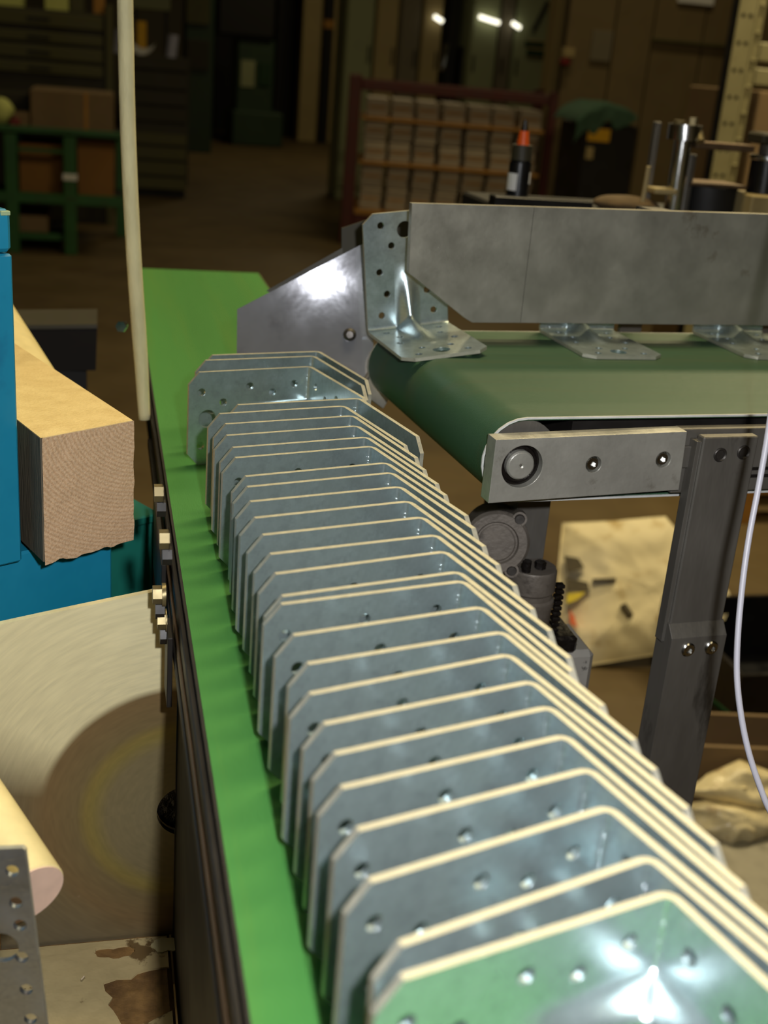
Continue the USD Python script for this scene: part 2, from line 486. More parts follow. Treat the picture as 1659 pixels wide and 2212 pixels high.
# run along +y: local x -> y, local y -> -x
M1 = rotz(math.pi / 2, (BX1, BY0, ZB))
b1 = put(b1, M1)
e1, _ = loop(L1, .0298, .0034, .0014)
edge_l, edge_r = put(e1, rotz(math.pi / 2, (BX0, BY0, ZB - .0002))), put(e1, rotz(math.pi / 2, (BX1 + .0014, BY0, ZB - .0002)))
parts = [('belt', b1, 'belt_green', {'smooth': 40, 'sub': [('belt_edge', edge_l, 'belt_edge', {'label': 'frayed dark edge of the belt'}), ('belt_edge', edge_r, 'rail_steel')]}),
         ('slider_bed', box(BX0 + .003, BX1 - .003, BY0 + .04, BY1 - .04, ZB - .05, ZB - .004), 'black_steel'),
         ('roller', rod((BX0 + .002, BY1 - .03, ZB - .03), (BX1 - .002, BY1 - .03, ZB - .03), .0272, 28), 'dark_steel'),
         ('roller', rod((BX0 + .002, BY0 + .03, ZB - .03), (BX1 - .002, BY0 + .03, ZB - .03), .0272, 28), 'dark_steel'),
         ('side_rail', box(.0375, .0405, BY0 + .05, BY1 - .05, ZB - .013, ZB - .004, .0006), 'black_steel'),
         ('side_rail', box(BX1 + .002, BX1 + .008, BY0 + .05, BY1 - .05, ZB - .05, ZB - .007, .0006), 'black_steel'),
         ('side_skirt', box(.0402, .0417, BY0 + .05, .90, .735, ZB - .0135, .0003), 'near_black'),
         ('rail_strip', box(.0362, .0400, BY0 + .05, .66, ZB - .0215, ZB - .0150, .0006), 'rail_steel'),
         ('rail_lip', box(.0352, .0400, BY0 + .05, .90, ZB - .029, ZB - .0225, .0006), 'black_steel')]
for y0, y1, z0, z1 in ((.605, .705, ZB - .046, ZB - .001), (.538, .562, ZB - .052, ZB - .012)):
    parts.append(('bolt_plate', box(.0318, .0345, y0, y1, z0, z1, .0004), 'black_steel'))
for k, (u, v) in enumerate(((343, 1065), (355, 1165), (340, 1285), (350, 1340))):
    p = on_x(u, v, .0290) if k < 2 else on_y(u, v, .550)
    hx = .0312 - p[0]
    parts.append(('bolt', TC([hexprism(p + V(.0024, 0, 0), (-1, 0, 0), .0048, .0048), rod(p + V(hx, 0, 0), p + V(.0022, 0, 0), .0060, 20)]), 'brass',
                  {'sub': [('nut', hexprism(p + V(.0036, 0, -.0085), (-1, 0, 0), .0046, .0046), 'black_steel')]}))
for y in (.25, 1.35):
    parts.append(('leg', box(BX0 + .03, BX0 + .07, y, y + .04, 0, ZB - .05, .002), 'dark_steel'))
    parts.append(('leg', box(BX1 - .07, BX1 - .03, y, y + .04, 0, ZB - .05, .002), 'dark_steel'))
thing('belt_conveyor', 'long belt conveyor with a bright green belt carrying the row of upright brackets', 'conveyor', parts)


# ================================================================== angle brackets
def bracket_parts(leg=.09, w=.065, t=.0025, ri=.0022, cham=(.0072, .0082), rib=(.0125, .050, .0105), holes=(), big=None, step=.0017, mirror=True):
    """A galvanised angle bracket: flat blank with holes, bent 90 degrees about z, legs along +x and +y, with a pressed rib in the inner corner."""
    q = (ri + t / 2) * math.pi / 4
    S = leg - (ri + t) + q
    cu, cv = cham
    blank = Polygon([(-S + cu, 0), (S - cu, 0), (S, cv), (S, w - cv), (S - cu, w), (-S + cu, w), (-S, w - cv), (-S, cv)])
    cut = []
    for u, v in holes:
        for sgn in (-1, 1):
            for vv in ((v, -v) if mirror else (v,)):
                cut.append(Point(sgn * (S - u), w / 2 + vv).buffer(.0026, 5))
    if big:
        for sgn in (-1, 1):
            cut.append(Point(sgn * (S - big[0]), w / 2).buffer(big[1], 8))
    shape = blank.difference(unary_union(cut))
    cs = m3.CrossSection([np.array(shape.exterior.coords)[:-1]] + [np.array(i.coords)[:-1] for i in shape.interiors], m3.FillRule.EvenOdd)
    m = m3.Manifold.extrude(cs, t).refine_to_length(step).to_mesh()
    p, f = np.array(m.vert_properties[:, :3], float), np.array(m.tri_verts)
    s, v, tau = p[:, 0], p[:, 1], p[:, 2]
    c = t + ri
    x, y = np.empty_like(s), np.empty_like(s)
    A, B = s <= -q, s >= q
    x[A], y[A] = c - s[A] - q, tau[A]
    x[B], y[B] = tau[B], c + s[B] - q
    k = ~(A | B)
    psi = math.radians(-135) - s[k] / q * math.pi / 4
    x[k], y[k] = c + (ri + t - tau[k]) * np.cos(psi), c + (ri + t - tau[k]) * np.sin(psi)
    if rib:
        Hh, Lr, hw = rib
        g = np.clip(1 - np.abs(s) / Lr, 0, 1)
        cc = np.cos(np.pi / 2 * np.clip(np.abs(v - w / 2) / hw, 0, 1)) ** 2
        d = Hh * g * cc * np.where(g > 0, 1, 0)
        x, y = x + d / math.sqrt(2), y + d / math.sqrt(2)
    P = np.c_[x, y, v]
    flat_n = np.cross(p[f[:, 1]] - p[f[:, 0]], p[f[:, 2]] - p[f[:, 0]])
    fc = p[f].mean(1)
    rim = np.abs(flat_n[:, 2]) < .2 * np.linalg.norm(flat_n, axis=1)
    rim[rim] = [shape.exterior.distance(Point(a[0], a[1])) < 2e-4 for a in fc[rim]]
    full = trimesh.Trimesh(P, f, process=False)
    sm = trimesh.graph.smooth_shade(full, angle=math.radians(32), facet_minarea=None)
    vv, ff = np.array(sm.vertices), np.array(sm.faces)
    n, fn = np.zeros_like(vv), np.cross(vv[ff[:, 1]] - vv[ff[:, 0]], vv[ff[:, 2]] - vv[ff[:, 0]])
    for k in range(3):
        np.add.at(n, ff[:, k], fn)
    n /= np.maximum(np.linalg.norm(n, axis=1, keepdims=True), 1e-12)
    cen = vv[ff].mean(1)
    edge = rim[cKDTree(P[f].mean(1)).query(cen)[1]]
    inrib = (np.abs(cen[:, 2] - w / 2) < (rib[2] if rib else 0)) & (np.maximum(cen[:, 0], cen[:, 1]) < (rib[1] if rib else 0)) & ~edge
    legA = (cen[:, 1] <= cen[:, 0]) & ~inrib & ~edge
    out = []
    for nm, sel in (('leg', legA), ('leg', ~legA & ~inrib & ~edge), ('stiffening_rib', inrib), ('cut_edge', edge)):
        if sel.any():
            ids, inv = np.unique(ff[sel], return_inverse=True)
            out.append((nm, vv[ids], inv.reshape(-1, 3), n[ids]))
    return out


def write_bracket(path, label, group, look='zinc', **kw):
    x = UsdGeom.Xform.Define(stage, path)
    for nm, v, f, n in bracket_parts(**kw):
        m = usdkit.mesh(stage, path_of(path, nm), (v, f), LOOK['cut_edge' if nm == 'cut_edge' else look])
        m.CreateNormalsAttr(Vt.Vec3fArray.FromNumpy(n.astype(np.float32)))
        m.SetNormalsInterpolation('vertex')
    return tag(x.GetPrim(), label, 'angle bracket', group)


HOLES = ((.009, .0188), (.0245, .0110), (.0435, .0212), (.0605, .0160), (.0765, .0210))
# bend position (inner corner) and turn of each bracket of the row, farthest first
ROW = [(.1541, .8364, 13.6), (.1480, .8215, 14.1), (.1405, .7908, 15.6), (.1589, .7111, 13.2), (.1457, .6930, 14.4), (.1473, .6719, 13.9), (.1456, .6511, 14.7),
       (.1469, .6293, 14.5), (.1463, .6124, 14.9), (.1482, .5838, 15.5), (.1474, .5678, 15.2), (.1468, .5462, 14.4), (.1463, .5253, 14.7), (.1476, .5037, 14.1),
       (.1483, .4812, 13.5), (.1473, .4619, 14.6), (.1472, .4397, 14.2), (.1463, .4303, 12.6), (.1468, .4050, 13.7), (.1485, .3829, 13.8), (.1451, .3646, 15.9),
       (.1468, .3442, 15.2), (.1471, .3265, 15.2), (.1458, .3081, 15.0), (.1463, .2886, 15.8), (.1445, .2685, 17.3), (.1468, .2446, 17.6), (.1456, .2298, 14.8)]
ORD = ['first', 'second', 'third', 'fourth', 'fifth', 'sixth', 'seventh', 'eighth', 'ninth', 'tenth', 'eleventh', 'twelfth', 'thirteenth', 'fourteenth', 'fifteenth',
       'sixteenth', 'seventeenth', 'eighteenth', 'nineteenth', 'twentieth']
G_ROW = 'galvanised angle brackets standing in a row on the green belt'
n = len(ROW)
first = None
for i, (bx, by, a) in enumerate(ROW):
    fromfront = n - 1 - i
    if i == 0:
        lab = 'rearmost upright galvanised angle bracket, farthest along the green belt, against the chute'
    elif i == 1:
        lab = 'upright galvanised angle bracket, middle one of the separate rear three on the green belt'
    elif i == 2:
        lab = 'upright galvanised angle bracket whose whole holed face shows, front one of the rear three'
    elif i == 3:
        lab = 'upright galvanised angle bracket set further right, just ahead of the gap in the row'
    elif fromfront == 0:
        lab = 'foremost galvanised angle bracket, its big face mirroring green with a bright glare on its rib'
    elif fromfront < 12:
        lab = f'upright galvanised angle bracket, {ORD[fromfront]} from the front of the row on the green belt'
    else:
        lab = f'upright galvanised angle bracket, {ORD[i]} from the far end of the green belt row'
    r = math.radians(180 + a)
    c, s = math.cos(r), math.sin(r)
    off = .0034
    loc = (bx - (c * off - s * off), by - (s * off + c * off), ZB + .0002)
    if first is None:
        first = write_bracket(path_of('/World', 'angle_bracket'), lab, G_ROW, holes=HOLES, big=(.0135, .0062))
        UsdGeom.Xformable(first).AddTranslateOp().Set(Gf.Vec3d(*map(float, loc)))
        UsdGeom.Xformable(first).AddRotateZOp().Set(float(180 + a))
    else:
        dup(first, 'angle_bracket', loc, 180 + a, lab, G_ROW)

# ================================================================== the second conveyor (across, dark green belt)
A2 = math.radians(5.1)
EX, NY, O2 = V(math.cos(A2), math.sin(A2), 0), V(-math.sin(A2), math.cos(A2), 0), V(.261, .643, 1.06)
M2 = rotz(A2, O2)                                   # local frame: x along the belt (away from its end roller), y across it, z up


def l2(mesh): return put(mesh, M2)


def p2(x, y, z): return O2 + EX * x + NY * y + V(0, 0, z)


LEN2, R2, W2 = 1.05, .027, .231
b2, (o2, i2) = loop(LEN2, R2, .0022, W2)
m_off = np.eye(4)
m_off[0, 3] = -.0398
b2 = put(b2, m_off)
e2 = put(loop(LEN2, R2 + .0001, .0013, .0012)[0], m_off)
e2a, e2b = e2.copy(), e2.copy()
e2a.apply_translation((0, -.0012, 0))
e2b.apply_translation((0, W2, 0))
parts = [('belt', l2(b2), 'belt_dark', {'smooth': 40, 'sub': [('belt_edge', l2(e2a), 'belt_core', {'label': 'pale cut edge of the belt'}), ('belt_edge', l2(e2b), 'belt_core')]}),
         ('end_roller', l2(TC([rod((-.0128, .003, -.027), (-.0128, W2 - .003, -.027), .0245, 32), rod((-.0175, -.014, -.0265), (-.0175, .0, -.0265), .0062, 24)])), 'dark_steel'),
         ('end_roller', l2(rod((.983, .003, -.027), (.983, W2 - .003, -.027), .0245, 32)), 'dark_steel'),
         ('slider_bed', l2(box(.02, .97, .004, W2 - .004, -.045, -.0045)), 'black_steel')]
# long profile of the frame on the near side, with slots
prof = unary_union([sbox(.088, -.0475, 1.0, -.0075)]).difference(unary_union([sbox(.08, -.0345, 1.1, -.0315), sbox(.08, -.0395, 1.1, -.0370)]))
prof_m = V([1, 0, 0, 0], [0, 0, -1, 0], [0, 1, 0, 0], [0, 0, 0, 1])
parts.append(('frame_beam', l2(box(.088, 1.0, -.0105, -.0020, -.0485, -.0062, .0006)), 'dark_steel',
              {'sub': [('groove', l2(box(.142, .99, -.0112, -.0104, -.0345, -.0325)), 'black_steel'), ('groove', l2(box(.142, .99, -.0112, -.0104, -.0395, -.0375)), 'black_steel')]}))
parts.append(('frame_beam', l2(box(.0, 1.0, W2 + .003, W2 + .012, -.0485, -.0062, .0006)), 'dark_steel'))
# tensioner block between bar and leg
parts.append(('slide_block', l2(box(.080, .104, -.0130, -.0095, -.031, -.0165, .0006)), 'dark_steel'))
# bearing bar with countersunk axle and two screws
bar_poly = Polygon([(-.0392, -.0482), (.0900, -.0442), (.0886, -.0060), (-.0390, -.0088)]).difference(Point(-.0200, -.0258).buffer(.0132, 24))
for x, z in ((.0273, -.0257), (.0752, -.0238)):
    bar_poly = bar_poly.difference(Point(x, z).buffer(.0052, 14))
bar = plate(bar_poly, .012)
bar = put(bar, V([1, 0, 0, 0], [0, 0, -1, -.004], [0, 1, 0, 0], [0, 0, 0, 1]))
sub = []
for x, z in ((.0273, -.0257), (.0752, -.0238)):
    sub.append(('screw', l2(socket_screw((x, -.0120, z), (0, -1, 0), .0046, .0030)), 'screw'))
    sub.append(('washer', l2(rod((x, -.0080, z), (x, -.0118, z), .0053, 20)), 'bar_steel'))
sub.append(('axle_end', l2(lathe([(0, 0), (.0090, 0), (.0090, .0056), (.0080, .0068), (.0016, .0072), (0, .0056)], (-.0200, -.0075, -.0258), (0, -1, 0), 32)), 'bar_steel'))
sub.append(('bearing_seal', l2(lathe([(.0088, 0), (.0133, 0), (.0133, .004), (.0118, .0046), (.0112, .0036), (.0092, .0036)], (-.0200, -.0068, -.0258), (0, -1, 0), 32)), 'oily'))
parts.append(('bearing_bar', l2(bar), 'bar_steel', {'smooth': 25, 'label': 'light steel bar holding the roller axle, with two socket screws', 'sub': sub}))


def leg2(x0, x1, yf, back=False):
    """Leg of the cross conveyor: flat bar above, thicker bevelled post below, two screws each."""
    up = l2(TC([box(x0, x1, yf, yf + .0075, -.152, -.0085, .0008), box(x0 - .0030, x0 + .004, yf + .002, yf + .010, -.150, -.012)]))
    sub = []
    for fx, z in ((.34, -.0200), (.76, -.0188)):
        x = x0 + (x1 - x0) * fx
        sub.append(('screw', l2(TC([lathe([(.0028, 0), (.0046, 0), (.0046, .0012), (.0040, .0018), (.0030, .0012)], (x, yf + .0006, z), (0, -1, 0), 20), rod((x, yf, z), (x, yf - .0002, z), .0045, 20)])), 'screw_dark',
                    {'sub': []}))
    yp = yf - .0065
    post = l2(hull([(x, y, z) for x in (x0 - .001, x1 + .0005) for y, z in ((yp, -.1440), (yp + .0065, -.1360), (yp + .018, -.1360), (yp + .018, -1.06), (yp, -1.06))]))
    sub2 = [('screw', l2(socket_screw((x0 + (x1 - x0) * fx, yp, -.1525), (0, -1, 0), .0050, .0018)), 'screw') for fx in (.31, .75)]
    return [('upper_leg', up, 'dark_steel', {'sub': sub}), ('lower_leg', post, 'dark_steel', {'sub': sub2})]


parts += leg2(.0985, .1385, -.0205)
parts += leg2(.0985 + .70, .1385 + .70, -.0205)
for x in (.052, .75):
    parts.append(('rear_leg', l2(TC([box(x, x + .040, W2 - .055, W2 - .047, -.15, -.040, .0008), box(x, x + .040, W2 - .048, W2 - .040, -.105, -.040)])), 'dark_steel',
                  {'sub': [('screw', l2(socket_screw((x + fx, W2 - .0552, -.068), (0, -1, 0), .0042, .002)), 'screw_dark') for fx in (.013, .030)]}))
    parts.append(('rear_leg', l2(box(x + .002, x + .034, W2 - .050, W2 - .036, -1.06, -.12, .001)), 'dark_steel'))
thing('cross_conveyor', 'short cross conveyor with a dark green belt, steel bearing bar and grey legs', 'conveyor', parts)

# guide plates over the cross conveyor, in two lengths, on arms from the far side of the frame
g0 = Polygon([(-.0262, .0990), (.0695, .1004), (.0695, .0138), (.0300, .0135), (.0250, .0160), (-.0240, .0495)])
g1 = Polygon([(.0699, .1004), (.62, .1080), (.62, .0150), (.0699, .0138)])
gm = V([1, 0, 0, 0], [0, 0, -1, .206], [0, 1, 0, 0], [0, 0, 0, 1])
parts = [('guide_plate', l2(put(plate(g0, .006), gm)), 'guide_steel'), ('guide_plate', l2(put(plate(g1, .006), gm)), 'guide_steel')]
for x in (.19, .33, .50):
    parts.append(('support_arm', l2(TC([box(x, x + .02, .206, W2 + .030, .094, .0985), box(x, x + .02, W2 + .026, W2 + .031, -.03, .0985), box(x, x + .02, W2 + .0121, W2 + .031, -.03, -.02)])), 'dark_steel'))
parts.append(('clip', l2(box(.2635, .2700, .2010, .2062, .048, .058, .0005)), 'beige'))
thing('guide_fence', 'tall dull steel guide plate with a cut corner standing over the dark green belt', 'guide plate', parts)

# brackets riding on the cross conveyor; pose: horizontal leg towards the viewer, other leg up behind the guide
G_X = 'angle brackets lying on the dark cross belt'


def lying(loc, ex, ey, label):
    """Bracket with its bend along ex, one leg along -ey, the other straight up; loc is the outer corner at the left end."""
    ex = np.array(ex, float) / np.linalg.norm(ex)
    ey = np.array(ey, float)
    ey -= ex * (ey @ ex)
    ey /= np.linalg.norm(ey)
    ez = np.cross(ex, ey)
    R = np.stack([ez, -ey, -ex], 1)                 # local x (leg) up, local y (leg) towards viewer, local z along -ex
    if np.linalg.det(R) < 0:
        R = np.stack([-ey, ez, -ex], 1)
    loc = np.array(loc, float) + ex * .065
    return dup(first, 'angle_bracket', loc, 0, label, G_X, rot=R)


lying((.1990, .8725, 1.0562), (.986, .085, .128), (-.085, .995, .0), 'galvanised angle bracket tipping over the end roller of the cross conveyor beside the chute')
lying(p2(.1008, .2306, .0003), (math.cos(A2 - .03), math.sin(A2 - .03), 0), (-math.sin(A2 - .03), math.cos(A2 - .03), 0), 'galvanised angle bracket lying under the guide, midway along the dark green belt')
lying(p2(.2421, .2306, .0003), (math.cos(A2 - .05), math.sin(A2 - .05), 0), (-math.sin(A2 - .05), math.cos(A2 - .05), 0), 'galvanised angle bracket lying under the guide at the right edge of the dark green belt')

# ================================================================== chute between the conveyors
ca, ce = math.radians(9.5), math.radians(12)
NC = V(-math.sin(ca) * math.cos(ce), -math.cos(ca) * math.cos(ce), math.sin(ce))
PC = on_y(800, 745, .888)
pc = lambda u, v: on_plane(u, v, PC, NC)
SC = pc(688, 612)                                   # the sheet is dished about this point
HX = np.cross(V(0, 0, 1), NC)
HX /= np.linalg.norm(HX)
HY = np.cross(NC, HX)


def dished(P):
    d = np.atleast_2d(P) - SC
    return np.atleast_2d(P) + np.outer(2.2 * (d @ HY) ** 2 - .8 * (d @ HX) ** 2, NC)


flat = pane([pc(512, 668), pc(783, 527), pc(815, 600), pc(806, 735), pc(806, 792), pc(777, 838), pc(512, 800)], .0025)
fine = m3.Manifold(m3.Mesh(np.asarray(flat.vertices, np.float32), np.asarray(flat.faces, np.uint32))).refine_to_length(.004).to_mesh()
sheet = trimesh.Trimesh(dished(np.array(fine.vert_properties[:, :3], float)), np.array(fine.tri_verts), process=False)
n2 = V(.20, -.93, .30)
fo = dished(pc(806, 792))[0]
pf = lambda u, v: on_plane(u, v, fo, n2)
flange = pane([pf(806, 790), pf(868, 815), pf(828, 882), pf(776, 845)], .0025)
crease = tube(dished([pc(806, 792), (pc(806, 792) + pc(777, 838)) / 2, pc(777, 838)]) + V(0, .001, 0), .0022, 10)
br = dished(pc(755, 723))[0] + NC * .0003
top_lip = pane([pc(512, 668), pc(783, 527), pc(783, 527) + V(-.002, .012, .002), pc(512, 668) + V(-.002, .012, .002)], .002)
PBK = pc(700, 570) - NC * .012
pk = lambda u, v: on_plane(u, v, PBK, NC)
back = pane([on_y(738, 493, .965), on_y(790, 476, .965), on_y(884, 456, .965), on_y(884, 640, .965), on_y(738, 640, .965)], .002)
lip = pane([pk(575, 628), pk(740, 535), pk(740, 640), pk(600, 640)], .0015)
thing('chute', 'polished steel chute plate slanting from the cross conveyor down to the green belt', 'chute',
      [('slide_plate', sheet, 'chute_steel'), ('flange', flange, 'guide_steel'), ('bend', crease, 'dark_steel'), ('bolt', lathe([(0, 0), (.0052, 0), (.0050, .0016), (.0030, .0030), (.0026, .0018), (0, .0018)], br, NC, 24), 'screw_dark'),
       ('back_plate', back, 'cabinet'), ('back_lip', lip, 'cabinet'),
       ('mounting_arm', TC([box(.196, .204, .905, .97, 1.02, 1.035), box(.200, .206, .90, .912, .99, 1.035), box(.2095, .222, .895, .97, 1.015, 1.03)]), 'dark_steel')])

# ================================================================== gear motor under the cross conveyor
mo = at(1073, 1172, .80)
ax = V(-.25, -.95, .12)
ax /= np.linalg.norm(ax)
mx, my = perp(ax)
if my[2] < 0:
    mx, my = -mx, -my
mp = lambda x, y, z=0.: mo + mx * x + my * y + ax * z
right = 1 if mx @ RT > 0 else -1
body_c = at(1150, 1225, .815)
body_o = V(body_c[0], body_c[1], 0)
zt = at(1150, 1222, .815)[2]
disc_out = lathe([(0, -.03), (.0215, -.03), (.0225, -.004), (.0225, 0), (.0205, .0022), (.0150, .0022), (.0140, .0004), (.0, .0004)], mo, ax, 40)
lug = [lathe([(0, -.006), (.0050, -.006), (.0050, .0018), (0, .0018)], mp(right * x, y), ax, 18) for x, y in ((.0135, .0180), (.0120, -.0185))]
sub = [('screw', TC([lathe([(0, 0), (.0036, 0), (.0030, .0018), (0, .0018)], mp(right * x, y, .0018), ax, 18)]), 'screw_dark',
        {'sub': []}) for x, y in ((.0135, .0180), (.0120, -.0185))]
prof = [(0, .0), (.0165, .0), (.0175, -.002), (.0175, -.016), (.0163, -.0175), (.0163, -.0215), (.0178, -.023), (.0178, -.028), (.0168, -.0295), (.0168, -.047), (0, -.047)]
thing('gear_motor', 'greasy cast gear motor with a round cover hanging below the cross conveyor', 'motor',
      [('gear_housing', TC([disc_out] + lug), 'cast', {'sub': sub}),
       ('cover_disc', lathe([(0, 0), (.0128, 0), (.0128, .0012), (.0118, .0018), (0, .0018)], mo + ax * .0004, ax, 36), 'cast'),
       ('oil_plug', TC([hexprism(body_o + V(.004, -.004, zt), (0, 0, 1), .004, .005), rod(body_o + V(-.008, -.009, zt), body_o + V(-.008, -.009, zt + .008), .0032)]), 'oily'),
       ('motor_body', lathe(prof, body_o + V(0, 0, zt), (0, 0, 1), 40), 'cast', {'smooth': 35}),
       ('cable_chain', TC([box(-.003, .003, -.003, .003, -.0042 * k - .003, -.0042 * k, .0006) .apply_translation(body_o + V(.0205, -.004, zt - .012)) for k in range(10)]), 'oily'),
       ('base_flange', TC([box(-.020, .030, -.018, .018, -.060, -.047, .002).apply_translation(body_o + V(.004, 0, zt))]), 'oily'),
       ('gear_box', box(-.022, .046, -.020, .028, -.19, -.060, .004).apply_translation(body_o + V(.004, .004, zt)), 'grey_paint'),
       ('hanger', TC([box(-.012, .012, .012, .030, 0, 1.056 - zt - .02).apply_translation(body_o + V(0, 0, zt))]), 'dark_steel')])

# ================================================================== left of the belt: timber, blue housing, turned plate, worn ledge
TR = at(287, 908, .70)
TL = on_z(88, 946, TR[2])
fw_ = V(-.388, .922, 0)
hgt = .0775
dn = V(0, 0, -hgt)
dl = V(0, 0, -hgt * .965)
LB = .32
skin = hull([TR, TL, TR + dn * .985 + V(-.002, 0, 0), TL + dl, TR + fw_ * LB, TL + fw_ * LB, TR + dn + fw_ * LB, TL + dn + fw_ * LB])
nrm = np.cross(TL - TR, dn)
nrm = nrm / np.linalg.norm(nrm)
nrm = nrm if nrm @ (EYE - TR) > 0 else -nrm
# end face: a sawn grid a little uneven at its lower and right edge
nx, nz = 26, 32
gp, gf = [], []
for j in range(nz + 1):
    for i in range(nx + 1):
        a, b = i / nx, j / nz
        p = TL * (1 - a) + TR * a + (dl * (1 - a) + dn * .985 * a) * b
        k = meshkit.noise(V(a * 9, b * 9, 1.5)) - .5
        if b == 1:
            p = p + V(0, 0, -.0035 * (meshkit.noise(V(a * 12, 3, 3)) - .2))
        if i == nx:
            p = p + (TR - TL) / np.linalg.norm(TR - TL) * .0015 * (meshkit.noise(V(5, b * 14, 3)) - .3)
        gp.append(p + nrm * (.0012 + .0008 * k))
    if j:
        for i in range(nx):
            q = j * (nx + 1) + i
            gf += [(q - nx - 1, q, q - nx), (q, q + 1, q - nx)]
face = trimesh.Trimesh(np.array(gp), np.array(gf), process=False)
if np.mean(face.face_normals @ nrm) < 0:
    face.invert()
lf = V(-.922, -.388, 0) * .0004 + V(0, 0, -.0003)
mat('wood_grey', (92, 84, 70), .8, 0, .2, 30, .05, .3, 120, (6, 6, .6), .2)  # darker, greyer wood tone for the left side of the beam
bb_ = np.vstack([skin.bounds, face.bounds])
o_ = V(*((bb_.min(0) + bb_.max(0)) / 2)[:2], bb_.min(0)[2])
grain_material(TR + V(.012, 0, .012) - o_)
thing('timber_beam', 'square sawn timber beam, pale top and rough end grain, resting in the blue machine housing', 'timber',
      [('beam', skin, 'wood'), ('side_face', hull([TL + lf, TL + dl + lf, TL + fw_ * LB + lf, TL + dn + fw_ * LB + lf, TL + V(.001, 0, 0), TL + dl + V(.001, 0, 0)]), 'wood_grey', {'label': 'darker grey left side'}), ('end_face', face, 'end_grain', {'smooth': True, 'label': 'rough sawn end grain with year rings'})], origin=o_)

# blue housing: column on the left of the beam, body below it
fr = V(.86, .51, 0) / np.linalg.norm(V(.86, .51, 0))           # its front runs along this direction
nb = V(fr[1], -fr[0], 0)
pb = at(150, 1240, .735)
bl = lambda u, v: on_plane(u, v, pb, nb)
body = solid([bl(-260, 1190), bl(292, 1176), bl(288, 1105), bl(240, 1105), bl(286, 1108), bl(222, 1300), bl(210, 1420), bl(-260, 1420)], -nb * .20)
zc = TR[2] - hgt - .0035
f0 = V(*on_plane(60, 1230, pb, nb)[:2], 0)


def bp(a, d, z): return V(f0[0], f0[1], 0) + fr * a + (-nb) * d + V(0, 0, z)


def obox(a0, a1, d0, d1, z0, z1, b=.002):
    m = np.eye(4)
    m[:3, 0], m[:3, 1], m[:3, 3] = fr, -nb, V(f0[0], f0[1], 0)
    return put(box(a0, a1, d0, d1, z0, z1, b), m)


def along(u, v, d):
    p = on_plane(u, v, pb - nb * d, nb)
    return (p - bp(0, d, 0)) @ fr, p[2]


a_right = along(243, 1215, 0)[0]
zlow = .74
dc = -.012
ac, zcol = along(24, 452, dc)
zs = along(24, 546, dc)[1]
thing('blue_housing', 'blue painted machine housing at the left edge, below and left of the timber beam', 'machine',
      [('body', obox(-.22, a_right, 0, .11, zlow, zc, .0015), 'blue'),
       ('column', obox(-.22, ac, dc, .10, zc, zs - .0007, .0012), 'blue'),
       ('lid', obox(-.22, ac, dc, .10, zs + .0002, zcol, .0022), 'blue', {'sub': [('paint_chip', obox(ac - .006, ac - .0005, dc - .0004, dc + .02, zcol - .0032, zcol - .0008, .0004), 'blue_chip')]})])
at_, zt_ = along(345, 1103, .05)
thing('teal_box', 'dark teal metal box between the blue housing and the conveyor', 'box',
      [('body', obox(a_right + .002, at_ - .004, .05, .14, zlow, zt_ - .007, .001), 'teal'), ('lid', obox(a_right + .002, at_ - .002, .046, .14, zt_ - .0065, zt_, .001), 'teal')])

# the turned steel plate standing on the ledge
YP = .575
zt0, zt1 = on_y(2, 1349, YP)[2], on_y(330, 1279, YP)[2]
xr = .0396
hub = on_y(402, 1752, YP)
zl = on_y(300, 2025, YP)[2]
pl = Polygon([(-.058, zl), (xr, zl), (xr, ZB - .031), (.0305, ZB - .031), (.0305, zt1 + .001), (on_y(170, 1312, YP)[0], on_y(170, 1312, YP)[2]), (on_y(0, 1349, YP)[0], zt0), (-.058, zt0 - .001)])
hc = Point(hub[0], hub[2]).buffer(.0165, 24)
plm = V([1, 0, 0, 0], [0, 0, -1, YP + .004], [0, 1, 0, 0], [0, 0, 0, 1])
pm = put(plate(pl.difference(hc), .004), plm)
pb0 = pm.bounds
o_ = V((pb0[0][0] + pb0[1][0]) / 2, (pb0[0][1] + pb0[1][1]) / 2, pb0[0][2])
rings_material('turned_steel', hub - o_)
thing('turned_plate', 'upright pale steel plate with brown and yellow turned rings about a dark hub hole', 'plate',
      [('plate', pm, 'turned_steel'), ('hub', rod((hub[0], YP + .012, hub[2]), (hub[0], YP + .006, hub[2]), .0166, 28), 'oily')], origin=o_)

# ledge with flaking paint: real thin flakes around bare patches
lz = zl
ledge = box(-.20, .0378, .10, YP + .03, lz - .05, lz, .003)
fl_parts = []


def blob(cx, cy, rx, ry, seed, k=26):
    a = np.arange(k) * 2 * math.pi / k
    r = 1 + .45 * (meshkit.noise(np.c_[np.cos(a) * 2.3 + seed, np.sin(a) * 2.3, a * 0]) - .5) + .25 * (meshkit.noise(np.c_[np.cos(a) * 6 + seed, np.sin(a) * 6, a * 0]) - .5)
    return Polygon(np.c_[cx + rx * r * np.cos(a), cy + ry * r * np.sin(a)])


